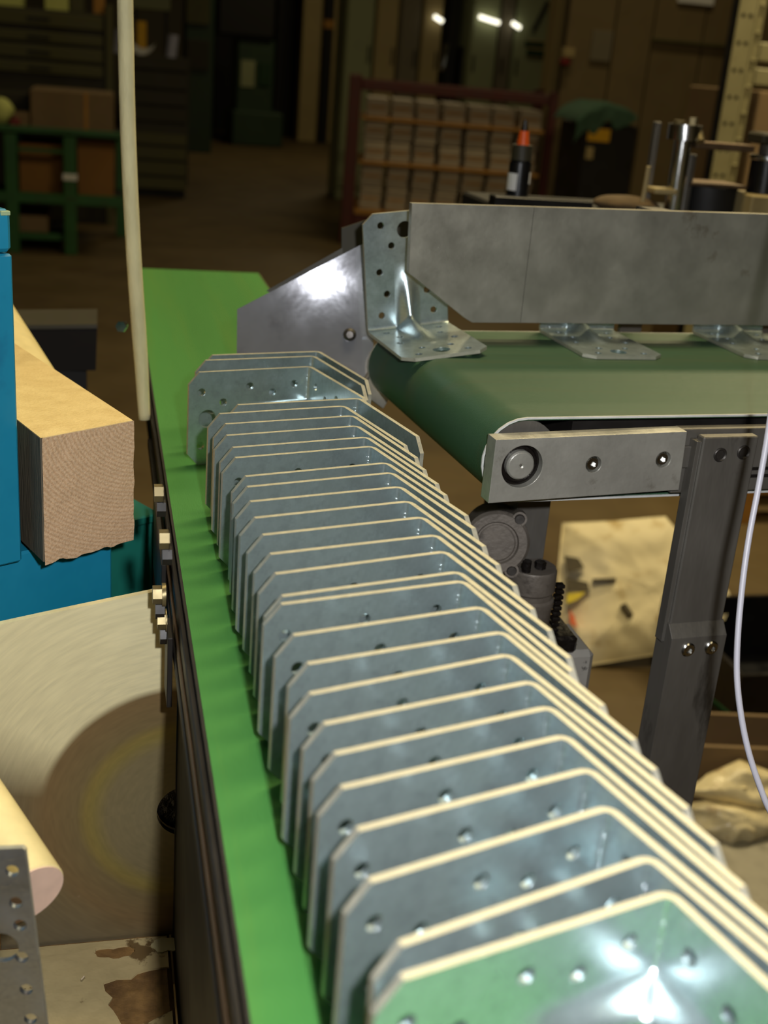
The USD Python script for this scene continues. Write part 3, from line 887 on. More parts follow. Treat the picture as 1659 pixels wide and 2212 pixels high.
c1, c2, c3 = on_z(330, 2150, lz), on_z(250, 2060, lz), on_z(360, 2045, lz)
mat('rust', (84, 58, 28), .75, 0, .3, 60, .1, .8, 120, rgb2=(142, 106, 56))
mat('pale_scale', (206, 194, 146), .6, 0, .12, 40, .1, .4, 120)
coat = sbox(-.19, .11, .036, YP - .002).difference(blob(c1[0], c1[1], .024, .020, 1.)).difference(blob(c2[0], c2[1], .013, .005, 4.))
coat = coat.intersection(sbox(-.19, .11, .0375, YP - .002))
thing('machine_ledge', 'worn machine ledge with flaking paint and brown rust patches, bottom left', 'ledge',
      [('ledge', ledge, 'rust'), ('paint_coat', put(plate(coat, .0012), rotz(0, (0, 0, lz))), 'ledge'),
       ('paint_flake', put(plate(blob(c3[0] + .002, c3[1], .012, .006, 7.), .0007), rotz(0, (0, 0, lz + .0012))), 'pale_scale'),
       ('pedestal', box(-.19, .03, .14, YP + .02, 0, lz - .05, .004), 'black_steel')])
p = on_z(179, 2117, lz + .0013)
thing('steel_chip', 'tiny shiny steel chip lying on the worn ledge', 'chip', (put(box(-.0016, .0016, -.0004, .0004, 0, .0016), frame(p, (.5, .8, 0), (-.8, .5, 0))), 'chrome'))

# round poles
e0 = at(62, 1934, .50)
ad = -.555 * RT + .4675 * UP + .5 * FW
thing('round_pole', 'thick round pale wooden pole ending behind the perforated bracket at the lower left', 'pole',
      [('shaft', rod(e0, e0 + ad * .12, .0164, 40, .0008), 'pole'), ('end_face', rod(e0 - ad / np.linalg.norm(ad) * .0004, e0 + ad * .002, .0158, 40), 'pole_end', {'label': 'pinkish sawn end of the pole'})])
e1_, e2_ = at(66, 882, .90), at(-118, 572, 1.06)
ad1 = (e2_ - e1_) / np.linalg.norm(e2_ - e1_)
thing('round_pole', 'thick round pale wooden pole behind the timber beam at the left edge', 'pole',
      [('shaft', rod(e1_, e2_, .031, 40, .001), 'pole'), ('end_face', rod(e1_ - ad1 * .0004, e1_ + ad1 * .001, .0300, 40), 'pole_end')])

# the larger perforated bracket at the lower left, near the camera
H2 = ((.0060, .0350), (.0062, .0205), (.0056, .0100), (.0066, -.0050), (.0064, -.0205), (.0062, -.0350), (.030, .030), (.045, .012), (.030, -.030))
t2 = .455
c = at(54, 1832, t2)
px_ = path_of('/World', 'perforated_bracket')
big = write_bracket(px_, 'larger perforated galvanised bracket cut by the lower left corner, near the round pole', None, look='zinc_old', leg=.105, w=.090, holes=H2, mirror=False, big=(.0140, .0068), cham=(.0010, .0010),
                    rib=None, step=.0022)
rx = V(.97, -.16, .03)
rx /= np.linalg.norm(rx)
zz = c - at(100, 2205, .480)
zz /= np.linalg.norm(zz)
rx -= zz * (zz @ rx)
rx /= np.linalg.norm(rx)
R = np.stack([rx, np.cross(zz, rx), zz], 1)         # leg along +x to the right, width upward
loc = c - R @ V(.105, 0, .090)
mm = np.eye(4)
mm[:3, :3], mm[3, :3] = R.T, loc
UsdGeom.Xformable(big).AddTransformOp().Set(Gf.Matrix4d(mm.tolist()))

# rope hanging by the belt
rp = [on_y(u, v, .90 + .0 * v) for u, v in ((264, -420), (268, -200), (270, 0), (272, 100), (274, 200), (277, 300), (281, 400), (286, 500), (292, 600), (299, 700), (306, 800), (312, 905))]
rp = [rp[0] + V(0, 0, .9), rp[0] + V(0, 0, .4)] + rp
thing('hanging_cord', 'long pale cord hanging straight down to the left edge of the green belt', 'cord', (tube(rp, [.0056] * 12 + [.0052, .0046], 16), 'rope', True))
p = at(264, 706, .95)
thing('small_bolt', 'small bright bolt behind the pale cord', 'bolt', (TC([hexprism(p, (-.3, -.9, .2), .0045, .004), rod(p + V(0, .003, 0), p + V(.002, .012, -.001), .003)]), 'chrome'))
q0, q1, q2, q3 = at(80, 712, 1.25), at(210, 707, 1.25), at(207, 800, 1.25), at(95, 806, 1.25)
thing('black_box', 'black steel box with a scuffed rim behind the timber beam', 'box',
      [('body', solid([q0 + V(-.04, 0, 0), q1, q2, q3 + V(-.05, 0, 0)], (0, .08, -.002)), 'matte_black'),
       ('rim', solid([q0 + V(-.04, 0, .003), q1 + V(0, 0, .003), q1 + V(0, -.001, -.001), q0 + V(-.04, -.001, -.001)], (0, .08, 0)), 'cabinet'),
       ('foot', box(q3[0] - .02, q2[0] - .01, q2[1] + .01, q2[1] + .07, 0, q2[2] - .004), 'near_black')])

# ================================================================== right of the belts
# nylon line
ln = [(1700, 700), (1672, 850), (1655, 960), (1637, 1060), (1618, 1160), (1604, 1260), (1594, 1370), (1592, 1460), (1600, 1540), (1616, 1620), (1640, 1695), (1668, 1760), (1720, 1830)]
thing('nylon_line', 'thin white plastic tube curving down past the grey conveyor leg', 'tube', (tube([at(1790, 100, .66) + V(0, 0, .9), at(1790, 100, .66) + V(0, 0, .4), at(1790, 100, .66), at(1752, 400, .63)] + [at(u, v, .60) for u, v in ln] + [at(1790, 1900, .62), V(.56, .36, .45), V(.62, .42, .12), V(.66, .50, .006), V(.80, .62, .006)], .0016, 12), 'nylon', True))

# paper sack
sk = 2.42
sp = [(1215, 1128), (1330, 1124), (1438, 1114), (1466, 1150), (1520, 1215), (1574, 1276), (1582, 1300), (1566, 1338), (1500, 1388), (1428, 1412), (1330, 1428), (1228, 1444), (1205, 1380), (1205, 1240)]
base = on_z(1330, 1452, .0)
nv = -FW * .9 + V(0, 0, .35)
nv = V(-.22, -.72, .66)
nv /= np.linalg.norm(nv)
pts = [on_plane(u, v, base, nv) for u, v in sp]


def pillow(outline, n, bulge, seed, rings=16, jitter=.006, fold=22.):
    """A crumpled bag: the outline filled with rings that bulge along n, in front and behind."""
    o = np.array(outline, float)
    k = 9
    dense = np.vstack([np.linspace(o[i], o[(i + 1) % len(o)], k, endpoint=False) for i in range(len(o))])
    c = dense.mean(0)
    m = len(dense)
    allv, allf = [], []
    for sgn in (1, -1):
        st = len(allv)
        for r in range(rings):
            s = 1 - r / rings
            P = c + (dense - c) * s
            w = (1 - s ** 4)
            nz_ = meshkit.fbm(P * fold, 4, seed) - .5
            ridge = np.abs(meshkit.noise(P * fold * 1.7 + 9, seed + 3) - .5)
            allv += list(P + np.outer(sgn * bulge * w + (jitter * nz_ * 2 - jitter * 2.2 * ridge) * (1 if sgn > 0 else .3), n))
        allv.append(c + n * sgn * bulge)
        for r in range(rings - 1):
            for i in range(m):
                a, b = st + r * m + i, st + r * m + (i + 1) % m
                allf += [(a, b, b + m), (a, b + m, a + m)] if sgn > 0 else [(a, b + m, b), (a, a + m, b + m)]
        for i in range(m):
            a, b, t = st + (rings - 1) * m + i, st + (rings - 1) * m + (i + 1) % m, st + rings * m
            allf.append((a, b, t) if sgn > 0 else (a, t, b))
    t = trimesh.Trimesh(np.array(allv), np.array(allf), process=False)
    f = t.face_normals @ n
    if f[: len(f) // 2].mean() < 0:
        t.invert()
    return t


sack = pillow(pts, nv, .035, 3, jitter=.010, fold=9.)


def ink(poly, lift=.044):
    return TC([hull([on_plane(u, v, base + nv * lift, nv) for u, v in poly] + [on_plane(u, v, base + nv * (lift - .02), nv) for u, v in poly])])


thing('paper_sack', 'crumpled cream paper sack with faded print, standing behind the grey conveyor leg', 'sack',
      [('sack', sack, 'sack', {'smooth': 50}),
       ('print', ink([(1218, 1200), (1250, 1206), (1262, 1226), (1226, 1238)]), 'ink', {'label': 'dark faded print'}),
       ('print', ink([(1222, 1248), (1270, 1258), (1274, 1278), (1226, 1276)]), 'ink', {'label': 'dark faded print'}),
       ('print', ink([(1280, 1250), (1330, 1248), (1331, 1253), (1282, 1256)]), 'ink', {'label': 'dark faded stroke'}),
       ('print', ink([(1226, 1282), (1266, 1279), (1246, 1296), (1224, 1304)]), 'ink_yellow', {'label': 'yellow print'}),
       ('print', ink([(1230, 1316), (1240, 1330), (1248, 1356), (1232, 1346)]), 'ink_orange', {'label': 'orange print'}),
       ('print', ink([(1341, 1306), (1353, 1303), (1368, 1326), (1357, 1329)]), 'ink', {'label': 'small dark mark'})])
# carton with plastic film
bc = on_z(1585, 1812, .0)
cd = V(.985, -.17, 0)
cn = V(.17, .985, 0)
zb_ = .0
dq = bc
film1 = pillow([on_plane(u, v, bc, (-.1, -.8, .6)) for u, v in ((1478, 1712), (1530, 1672), (1600, 1640), (1680, 1672), (1700, 1740), (1640, 1752), (1560, 1738))], V(-.1, -.8, .6), .030, 5, jitter=.012, fold=16.)
film2 = pillow([on_plane(u, v, bc, (-.1, -.8, .6)) for u, v in ((1470, 1740), (1520, 1728), (1600, 1742), (1700, 1748), (1712, 1800), (1640, 1822), (1570, 1832), (1500, 1800))], V(-.1, -.8, .6), .032, 9, jitter=.014, fold=18.)
thing('plastic_bag', 'crumpled translucent yellowish plastic bag bulging out of the carton on the floor', 'bag', [('bag', film1, 'plastic_film', {'smooth': 50}), ('bag', film2, 'plastic_film', {'smooth': 50})])
cm_ = frame(bc + cn * .100, cd, cn)
thing('carton', 'brown corrugated carton on the floor behind the plastic bag', 'carton',
      [('side', put(box(-.06, .30, -.004, .004, 0, .13), cm_), 'card'), ('side', put(box(-.06, -.052, .004, .08, 0, .13), cm_), 'card'), ('side', put(box(-.06, .30, .08, .088, 0, .15), cm_), 'card'),
       ('bottom', put(box(-.06, .30, 0, .08, 0, .006), cm_), 'card')])
pc0 = on_z(1600, 1905, .004)
thing('floor_plate', 'smooth grey steel plate lying on the floor, lower right', 'plate',
      [('sheet', box(pc0[0] - .6, pc0[0] + .5, pc0[1] - .50, on_z(1655, 1985, .004)[1], 0, .004), 'guide_steel'), ('sheet', box(pc0[0] - .6, pc0[0] + .5, on_z(1655, 1985, .004)[1] + .0015, bc[1] - .01, 0, .004), 'guide_steel')])
tw = at(1605, 1560, 2.35)
for k, (u0, v0, u1, v1, lk, nm) in enumerate([(1520, 1500, 1680, 1640, 'dark_green', 'upper'), (1516, 1530, 1690, 1672, 'dark_green', 'lower')]):
    thing('green_strap', f'dark green strap trailing behind the carton, {nm} one of two', 'strap', (tube([on_y(u0, v0, 1.79), on_y((u0 + u1) / 2, (v0 + v1) / 2 - 4, 1.787), on_y(u1, v1, 1.785)], .006, 8), lk, True))
bb = on_z(1562, 1640, 0) + V(.08, .05, 0)
zcr = on_y(1600, 1455, bb[1])[2]
thing('black_crate', 'black plastic crate on the floor behind the white tube', 'crate',
      [('side', box(bb[0] - .05, bb[0] + .5, bb[1] - .01, bb[1], 0, zcr), 'black_plastic'), ('side', box(bb[0] - .05, bb[0] - .04, bb[1], bb[1] + .35, 0, zcr), 'black_plastic'),
       ('side', box(bb[0] - .05, bb[0] + .5, bb[1] + .35, bb[1] + .36, 0, zcr), 'black_plastic'), ('bottom', box(bb[0] - .04, bb[0] + .5, bb[1], bb[1] + .35, 0, .01), 'black_plastic')])
pp = on_z(1640, 1132, 0)
parts = [('board', box(pp[0] - .1, pp[0] + .9, pp[1] + dy, pp[1] + dy + .10, .10, .122, .002), 'board') for dy in (0, .15, .30, .45)]
parts += [('bearer', box(pp[0] - .1 + dx, pp[0] - .02 + dx, pp[1], pp[1] + .55, .0, .099, .002), 'board') for dx in (0, .42, .90)]
thing('wooden_pallet', 'wooden pallet on the floor at the right edge beyond the white tube', 'pallet', parts)

# ================================================================== machine table behind the guide
tz = at(1455, 452, 1.32)[2] - .012
tc = at(1400, 440, 1.34)
xt0 = on_y(1088, 430, tc[1])[0]
thing('machine_table', 'dark machine table behind the guide plate with bottles and clamp posts on it', 'table',
      [('top', box(xt0, tc[0] + .92, tc[1] - .035, tc[1] + .16, tz - .02, tz, .003), 'near_black'), ('pedestal', box(tc[0] + .64, tc[0] + .88, tc[1] + .02, tc[1] + .14, 0, tz - .02, .004), 'near_black')])


def stand(u, v, y):
    """Point of the table top seen in column u, at depth y."""
    p = on_y(u, v, y)
    return V(p[0], p[1], tz)


def zof(u, v, y): return on_y(u, v, y)[2]


yb = tc[1] + .02
b0 = stand(1117, 420, yb)
z1, z2, z3, z4 = zof(1117, 345, yb), zof(1117, 312, yb), zof(1121, 282, yb), zof(1124, 258, yb)
thing('glue_bottle', 'small black bottle with white labels and an orange nozzle standing behind the guide plate', 'bottle',
      [('body', lathe([(0, 0), (.0120, 0), (.0125, .001), (.0125, z1 - tz - .004), (.0105, z1 - tz), (0, z1 - tz)], b0, (0, 0, 1), 28), 'black_plastic'),
       ('cap', lathe([(0, 0), (.0118, 0), (.0112, z2 - z1), (0, z2 - z1)], b0 + V(0, 0, z1 - tz), (0, 0, 1), 28), 'cabinet'),
       ('nozzle', lathe([(0, 0), (.0068, 0), (.0050, z3 - z2), (0, z3 - z2)], b0 + V(0, 0, z2 - tz), (0, 0, 1), 20), 'orange', {'sub': [('tip', lathe([(0, 0), (.0042, 0), (.0020, z4 - z3), (0, z4 - z3)], b0 + V(0, 0, z3 - tz), (0, 0, 1), 16), 'chrome')]}),
       ('label', lathe([(.0127, .018), (.0127, z1 - tz - .014)], b0, (0, 0, 1), 28).slice_plane(b0 + V(-.006, 0, 0), (-1, 0, 0)), 'paper'),
       ('label', lathe([(.0127, .026), (.0127, z1 - tz - .012)], b0, (0, 0, 1), 28).slice_plane(b0 + V(.0085, 0, 0), (1, 0, 0)), 'paper')])
p0, p1 = stand(1100, 432, yb - .02), stand(1275, 436, yb - .02)
thing('black_tray', 'flat black bar lying on the table beside the glue bottle', 'bar', (box(p0[0] - .02, p1[0], p0[1] - .01, p0[1] + .012, tz, zof(1180, 424, yb), .001), 'black_plastic'))
c0 = stand(1352, 438, yb + .02)
rag = trimesh.creation.icosphere(3, 1.)
rv = rag.vertices * V(.040, .03, .010)
rag.vertices = rv * (1 + .25 * (meshkit.fbm(rv * 60, 3, 4)[:, None] - .5)) + V(0, 0, .008)
rag.apply_translation(c0)
thing('brown_rag', 'brown rag bunched on the table behind the guide plate', 'rag', (rag, 'brown_cloth', True))
r0 = stand(1388, 430, yb)
thing('thin_pin', 'thin upright steel pin on the table behind the guide plate', 'pin', (rod(r0, V(r0[0] + .0015, r0[1], zof(1391, 358, yb)), .0026, 12, .0006), 'beige'))

yc = tc[1] + .03
pb_, pt_ = stand(1458, 450, yc), on_y(1470, 320, yc)
pb_ = V(on_y(1456, 450, yc)[0], yc, tz)
px0 = (pb_[0] + pt_[0]) / 2
ztop, zcl, zcb = zof(1470, 262, yc), zof(1470, 268, yc), zof(1470, 302, yc)
post = rod((px0, yc, tz), (px0, yc, zcb + .01), .0105, 24)
post2 = rod((px0 + .017, yc + .012, tz), (px0 + .017, yc + .012, zof(1480, 333, yc)), .0085, 20, .001)
post0 = box(px0 - .027, px0 - .020, yc + .02, yc + .03, tz, zcl, .001)
col = lathe([(.0, zcb), (.0195, zcb), (.0195, zcl), (.0, zcl)], (px0, yc, 0), (0, 0, 1), 32)
za0, za1 = zof(1560, 318, yc), zof(1560, 305, yc)
armb = box(px0 + .012, min(px0 + .16, on_y(1640, 445, yc)[0] - .026), yc - .012, yc + .012, za0 - .003, za0 + .005, .001)
parts = [('post', post, 'chrome'), ('post', post2, 'dark_steel'), ('post', post0, 'dark_steel'), ('clamp_collar', col, 'chrome', {'sub': [('bolt', TC([rod((px0 + .006, yc - .004, zcl), (px0 + .006, yc - .004, zcl + .008), .006, 6), rod((px0 + .012, yc - .018, zcb), (px0 + .012, yc - .010, zcb + .010), .005, 12)]), 'brass'),
                                                                                                                                              ('bolt', rod((px0 - .008, yc, zcl), (px0 - .008, yc, zcl + .004), .007, 12), 'brass')]}),
         ('clamp_arm', armb, 'rail_steel'), ('foot_clamp', box(px0 - .032, px0 - .004, yc - .014, yc + .014, zof(1440, 418, yc), zof(1440, 406, yc), .001), 'beige')]
thing('clamp_post', 'chrome clamp post with a silver collar and side arm behind the guide plate', 'clamp', parts)
d0 = stand(1525, 440, yc + .03)
thing('dark_drum', 'dark drum with a brown lid behind the chrome clamp post', 'drum',
      [('drum', lathe([(0, 0), (.034, 0), (.034, zof(1525, 400, yc + .03) - tz), (0, zof(1525, 400, yc + .03) - tz)], d0, (0, 0, 1), 32), 'near_black'),
       ('lid', box(d0[0] - .040, d0[0] + .034, yc + .0, yc + .06, zof(1525, 399, yc + .03), zof(1525, 392, yc + .03), .001), 'rail_steel')])
s0 = stand(1640, 445, yc)
zk = [zof(1640, v, yc) for v in (440, 345, 334, 318, 285)]
thing('black_cylinder', 'black glossy pneumatic cylinder with a bright ring at the right edge behind the guide', 'cylinder',
      [('base', box(s0[0] - .028, s0[0] + .06, yc - .03, yc + .03, tz, zk[0] + .012, .002), 'beige'),
       ('barrel', rod((s0[0], yc, zk[0] + .0125), (s0[0], yc, zk[1]), .019, 32), 'black_plastic'),
       ('ring', rod((s0[0], yc, zk[1]), (s0[0], yc, zk[2]), .0205, 32, .001), 'chrome'),
       ('head', box(s0[0] - .022, s0[0] + .04, yc - .02, yc + .02, zk[2] + .012, zk[4], .003), 'cabinet'),
       ('neck', rod((s0[0], yc, zk[2]), (s0[0], yc, zk[2] + .012), .012, 24), 'dark_steel')])

# ================================================================== far left: green stillage with cartons, drawer cabinet
YR = 7.6


def fx(u, v, y): return on_y(u, v, y)[0]
def fz(u, v, y): return on_y(u, v, y)[2]


def fbox(u0, v0, u1, v1, y, d, b=.004):
    """A box whose near face fills the pixel rectangle at depth y."""
    um, vm = (u0 + u1) / 2, (v0 + v1) / 2
    return box(fx(u0, vm, y), fx(u1, vm, y), y, y + d, fz(um, v1, y), fz(um, v0, y), b)


def post_at(u, v, y, w, d, top):
    x = fx(u, v, y)
    return box(x - w / 2, x + w / 2, y, y + d, 0, top, .003)


xl, xm, xr_ = fx(25, 400, YR), fx(152, 450, YR), fx(268, 440, YR)
zr1, zr2, zr3 = fz(150, 286, YR), fz(150, 432, YR), fz(110, 515, YR)
parts = [('post', box(x - .036, x + .036, YR, YR + .06, 0, fz(150, 296, YR), .003), 'rack_green') for x in (xl, xm)]
parts += [('post', box(x - .036, x + .036, YR + .85, YR + .91, 0, fz(150, 296, YR), .003), 'rack_green') for x in (xl, xr_)]
parts += [('rail', box(xl - .3, xr_ + .02, YR + .001, YR + .055, zr1 - .018, zr1 + .018, .003), 'rack_green'), ('rail', box(xl - .3, xr_ + .02, YR + .001, YR + .055, zr2 - .03, zr2 + .03, .003), 'rack_green'),
          ('rail', box(xl - .3, xm, YR + .06, YR + .10, zr3 - .02, zr3 + .02, .003), 'rack_green'), ('rail', box(xl + .036, xm - .036, YR + .004, YR + .05, fz(80, 325, YR) - .01, fz(80, 325, YR) + .01, .002), 'rack_green'),
          ('shelf', box(xl - .3, xr_, YR + .06, YR + .86, zr1 - .03, zr1 - .015), 'near_black'), ('shelf', box(xl - .3, xr_, YR + .06, YR + .86, zr2 - .03, zr2 - .015), 'near_black'),
          ('shelf', box(xl - .3, xm, YR + .11, YR + .86, zr3 - .02, zr3 - .01), 'near_black'), ('cap', box(xm - .042, xm + .042, YR - .006, YR + .066, fz(150, 390, YR), fz(150, 376, YR), .002), 'paper')]
thing('green_stillage', 'green painted steel stillage with shelves of cartons, far left', 'rack', parts)
zs1 = zr1 - .0148
thing('carton', 'wide brown carton on the top shelf of the green stillage', 'carton', [('box', box(fx(66, 240, YR + .12), fx(246, 240, YR + .12), YR + .12, YR + .7, zs1, fz(150, 198, YR + .12), .004), 'card'),
      ('tape', box(fx(182, 240, YR + .118), fx(190, 240, YR + .118), YR + .118, YR + .1196, zs1, fz(150, 198, YR + .12), 0), 'board')])
thing('carton', 'small tan carton at the left end of the top shelf of the stillage', 'carton', (box(fx(28, 265, YR + .1), fx(62, 265, YR + .1), YR + .1, YR + .4, zs1, fz(45, 246, YR + .1), .003), 'card'))
thing('dark_crate', 'dark bluish crate stacked on the left of the stillage shelf', 'crate', (box(fx(-60, 220, YR + .45), fx(62, 220, YR + .45), YR + .45, YR + .85, zs1, fz(20, 200, YR + .45), .003), 'cabinet'))
rg = trimesh.creation.icosphere(3, 1.)
rv = rg.vertices * V(.08, .07, .08)
rg.vertices = rv * (1 + .3 * (meshkit.fbm(rv * 14, 3, 8)[:, None] - .5))
rg.apply_translation(V(fx(2, 265, YR + .2), YR + .2, zs1 + .10))
thing('white_bag', 'pale bag lying at the left edge on the stillage shelf', 'bag', (rg, 'label_yellow', True))
thing('red_roll', 'small red roll beside the pale bag on the stillage', 'roll', (rod((fx(33, 270, YR + .085), YR + .04, zs1 + .045), (fx(33, 270, YR + .085), YR + .095, zs1 + .045), .03, 20, .004), 'red'))
zs2 = zr2 - .0148
thing('carton', 'dark brown carton on the middle stillage shelf left of the capped post', 'carton', (box(fx(42, 360, YR + .15), fx(136, 360, YR + .15), YR + .15, YR + .7, zs2, fz(90, 310, YR + .15), .003), 'card_floor'))
thing('carton', 'dark brown carton on the middle stillage shelf right of the capped post', 'carton', (box(fx(168, 360, YR + .15), fx(246, 360, YR + .15), YR + .15, YR + .7, zs2, fz(200, 302, YR + .15), .003), 'card_floor'))
zs3 = zr3 - .0098
thing('carton', 'low brown carton on the bottom stillage shelf', 'carton', (box(fx(28, 490, YR + .16), fx(104, 490, YR + .16), YR + .16, YR + .7, zs3, fz(70, 466, YR + .16), .003), 'card'))
# shelving with drawers behind it
YS = 9.0
xa, xb = fx(-60, 100, YS), fx(238, 100, YS)
parts = [('cabinet', box(xa, xb, YS + .02, YS + .6, 0, fz(120, 22, YS), .004), 'cabinet'), ('side_post', box(xb - .03, xb + .02, YS - .02, YS + .6, 0, fz(230, 24, YS) + .04, .003), 'olive')]
for v0, v1 in ((26, 58), (70, 92), (100, 128), (136, 160)):
    parts.append(('drawer', box(xa, xb - .05, YS - .012, YS + .019, fz(110, v1, YS), fz(110, v0, YS), .004), 'olive', {'sub': [('pull', box(xb - .55, xb - .40, YS - .022, YS - .0122, (fz(110, v1, YS) + fz(110, v0, YS)) / 2 - .008, (fz(110, v1, YS) + fz(110, v0, YS)) / 2 + .008, .002), 'near_black')]}))
thing('drawer_cabinet', 'dark olive drawer cabinet behind the green stillage at far left', 'cabinet', parts)
ztc = fz(120, 22, YS) + .0005
for u0, u1, v0, lk, lab in ((-20, 48, -40, 'label_yellow', 'pale yellow carton on the drawer cabinet at the left edge of the picture'), (97, 148, -40, 'label_yellow', 'pale yellow carton on the drawer cabinet, middle one'),
                            (152, 182, -30, 'olive', 'olive carton on the drawer cabinet between yellow and orange cartons'), (202, 226, -50, 'board', 'orange brown carton on the drawer cabinet, rightmost')):
    thing('carton', lab, 'carton', (box(fx(u0, 10, YS + .05), fx(u1, 10, YS + .05), YS + .05, YS + .4, ztc, fz((u0 + u1) / 2, v0, YS + .05), .003), lk))
YD = 10.8
xa, xb = fx(262, 300, YD), fx(408, 300, YD)
zt = fz(340, 122, YD)
parts = [('cabinet', box(xa, xb, YD + .02, YD + .7, .12, zt, .004), 'cabinet'), ('plinth', box(xa + .02, xb - .02, YD + .06, YD + .66, 0, .12), 'near_black')]
for v0, v1 in ((128, 150), (156, 190), (196, 226), (232, 262), (288, 312), (318, 344), (350, 378), (384, 408)):
    parts.append(('drawer', box(xa + .02, xb - .02, YD - .006, YD + .019, fz(340, v1, YD), fz(340, v0, YD), .004), 'olive' if v0 > 280 else 'cabinet'))
thing('tool_cabinet', 'dark tool cabinet with many shallow drawers behind the pale cord', 'cabinet', parts)
for u, v, w, h, lk, lab in ((262, 78, 26, 44, 'paper_blue', 'bluish paper hanging over the left corner of the tool cabinet'), (308, 108, 46, 12, 'paper', 'curled white paper lying on top of the tool cabinet'), (373, 96, 20, 42, 'paper_blue', 'bluish rolled paper standing on the right of the tool cabinet')):
    q = on_y(u, v, YD + .1)
    sx, sz = w * 10.9 / F / 2, h * 10.9 / F / 2
    k = np.linspace(-1, 1, 9)
    pts_ = np.array([(q[0] + sx * a + b * .01, YD + .1 + .05 * a * a, max(zt + .001, q[2]) - sz * 0 + sz * (b + 1) + sx * .5 * a * a * (h < 20)) for b in (-1, 1) for a in k])
    pts_[:, 2] += zt + .001 - pts_[:, 2].min()
    f_ = [(i, i + 1, i + 10) for i in range(8)] + [(i, i + 10, i + 9) for i in range(8)]
    sh = trimesh.Trimesh(pts_, f_, process=False)
    thing('paper_sheet', lab, 'paper', (TC([sh, trimesh.Trimesh(pts_ + V(0, .002, 0), np.array(f_)[:, ::-1], process=False)]), lk))
thing('yellow_box', 'small yellowish box on the tool cabinet beside the pale cord', 'box', (box(fx(296, 70, YD + .3), fx(316, 70, YD + .3), YD + .3, YD + .45, zt + .0005, fz(306, 46, YD + .3), .003), 'yellow'))
thing('notice_board', 'pale green notice board at the top beyond the tool cabinet', 'board', [('panel', fbox(284, -60, 368, 20, 13.0, .03), 'pale_green'), ('stand', box(fx(290, 100, 13.), fx(296, 100, 13.), 13.04, 13.08, 0, fz(326, 10, 13.)), 'near_black'), ('stand', box(fx(356, 100, 13.), fx(362, 100, 13.), 13.04, 13.08, 0, fz(326, 10, 13.)), 'near_black')])
YM = 16.
xa, xb = fx(398, 250, YM), fx(458, 250, YM)
thing('olive_locker', 'olive locker with a brown panel in the distance right of the tool cabinet', 'locker', [('body', box(xa, xb, YM, YM + .6, 0, fz(430, -60, YM), .01), 'machine_green'), ('door', box(fx(402, 100, YM), fx(452, 100, YM), YM - .02, YM - .001, fz(430, 150, YM), fz(430, 86, YM), .004), 'cabinet'), ('door', box(fx(402, 30, YM), fx(452, 30, YM), YM - .02, YM - .001, fz(430, 52, YM), fz(430, -50, YM), .004), 'olive')])
YG = 18.
parts = [('column', box(fx(512, 150, YG), fx(592, 150, YG), YG, YG + .8, 0, fz(550, 84, YG), .02), 'machine_green'), ('base', box(fx(498, 270, YG), fx(606, 270, YG), YG - .25, YG + .9, 0, fz(550, 240, YG), .02), 'machine_green'),
         ('head', box(fx(470, 60, YG), fx(592, 60, YG), YG - .1, YG + .9, fz(550, 80, YG), fz(550, -60, YG), .02), 'near_black'), ('sign', box(fx(520, 160, YG), fx(550, 160, YG), YG - .02, YG - .002, fz(535, 188, YG), fz(535, 130, YG), .003), 'pale_green'),
         ('cover', box(fx(558, 160, YG), fx(584, 160, YG), YG - .03, YG - .002, fz(570, 186, YG), fz(570, 134, YG), .01), 'dark_green')]
thing('green_machine', 'tall dark green machine with a pale sign far down the aisle', 'machine', parts)
thing('dark_door', 'dark doorway curtain at the end of the aisle', 'curtain', [('panel', box(fx(596, 150, 20.5), fx(652, 150, 20.5), 20.5, 20.55, 0, 3.2), 'near_black'), ('panel', box(fx(465, 150, 20.9), fx(594, 150, 20.9), 20.9, 20.95, 0, 3.2), 'near_black')])
for k, (u0, u1, lk, nm) in enumerate(((650, 694, 'beige', 'beige pillar left of the black gap, far down the aisle'), (714, 744, 'beige', 'beige pillar right of the black gap, behind the red cage'))):
    thing('pillar', nm, 'pillar', (box(fx(u0, 150, 19.5), fx(u1, 150, 19.5), 19.5, 19.9, 0, 5.2, .01), lk))
thing('black_pipe', 'black pipe with yellow bands between the two beige pillars', 'pipe', [('pipe', rod((fx(704, 150, 19.4), 19.4, 0), (fx(704, 150, 19.4), 19.4, 5.1), .085, 16), 'near_black')] + [('band', rod((fx(704, 150, 19.4), 19.4, z), (fx(704, 150, 19.4), 19.4, z + .12), .088, 16), 'board') for z in (1.7, 2.2)])

# ================================================================== red cage with bundles of brackets
C0, C1 = on_z(738, 527, 0), on_z(1168, 560, 0)
dc_ = C1 - C0
LC = np.linalg.norm(dc_)
MC = frame(C0, dc_, V(-dc_[1], dc_[0], 0))
ztc = 1.06


def lc(m): return put(m, MC)


def cz(v, frac=.5):
    """Height on the cage's near face seen in row v at the middle."""
    p = C0 + dc_ * frac
    lo, hi = -1., 4.
    e = np.array([(p[0], p[1], z) for z in np.linspace(-.5, 2.5, 600)]) - EYE
    vv = H / 2 - F * (e @ UP) / (e @ FW)
    return float(np.interp(-v, -vv, np.linspace(-.5, 2.5, 600)))


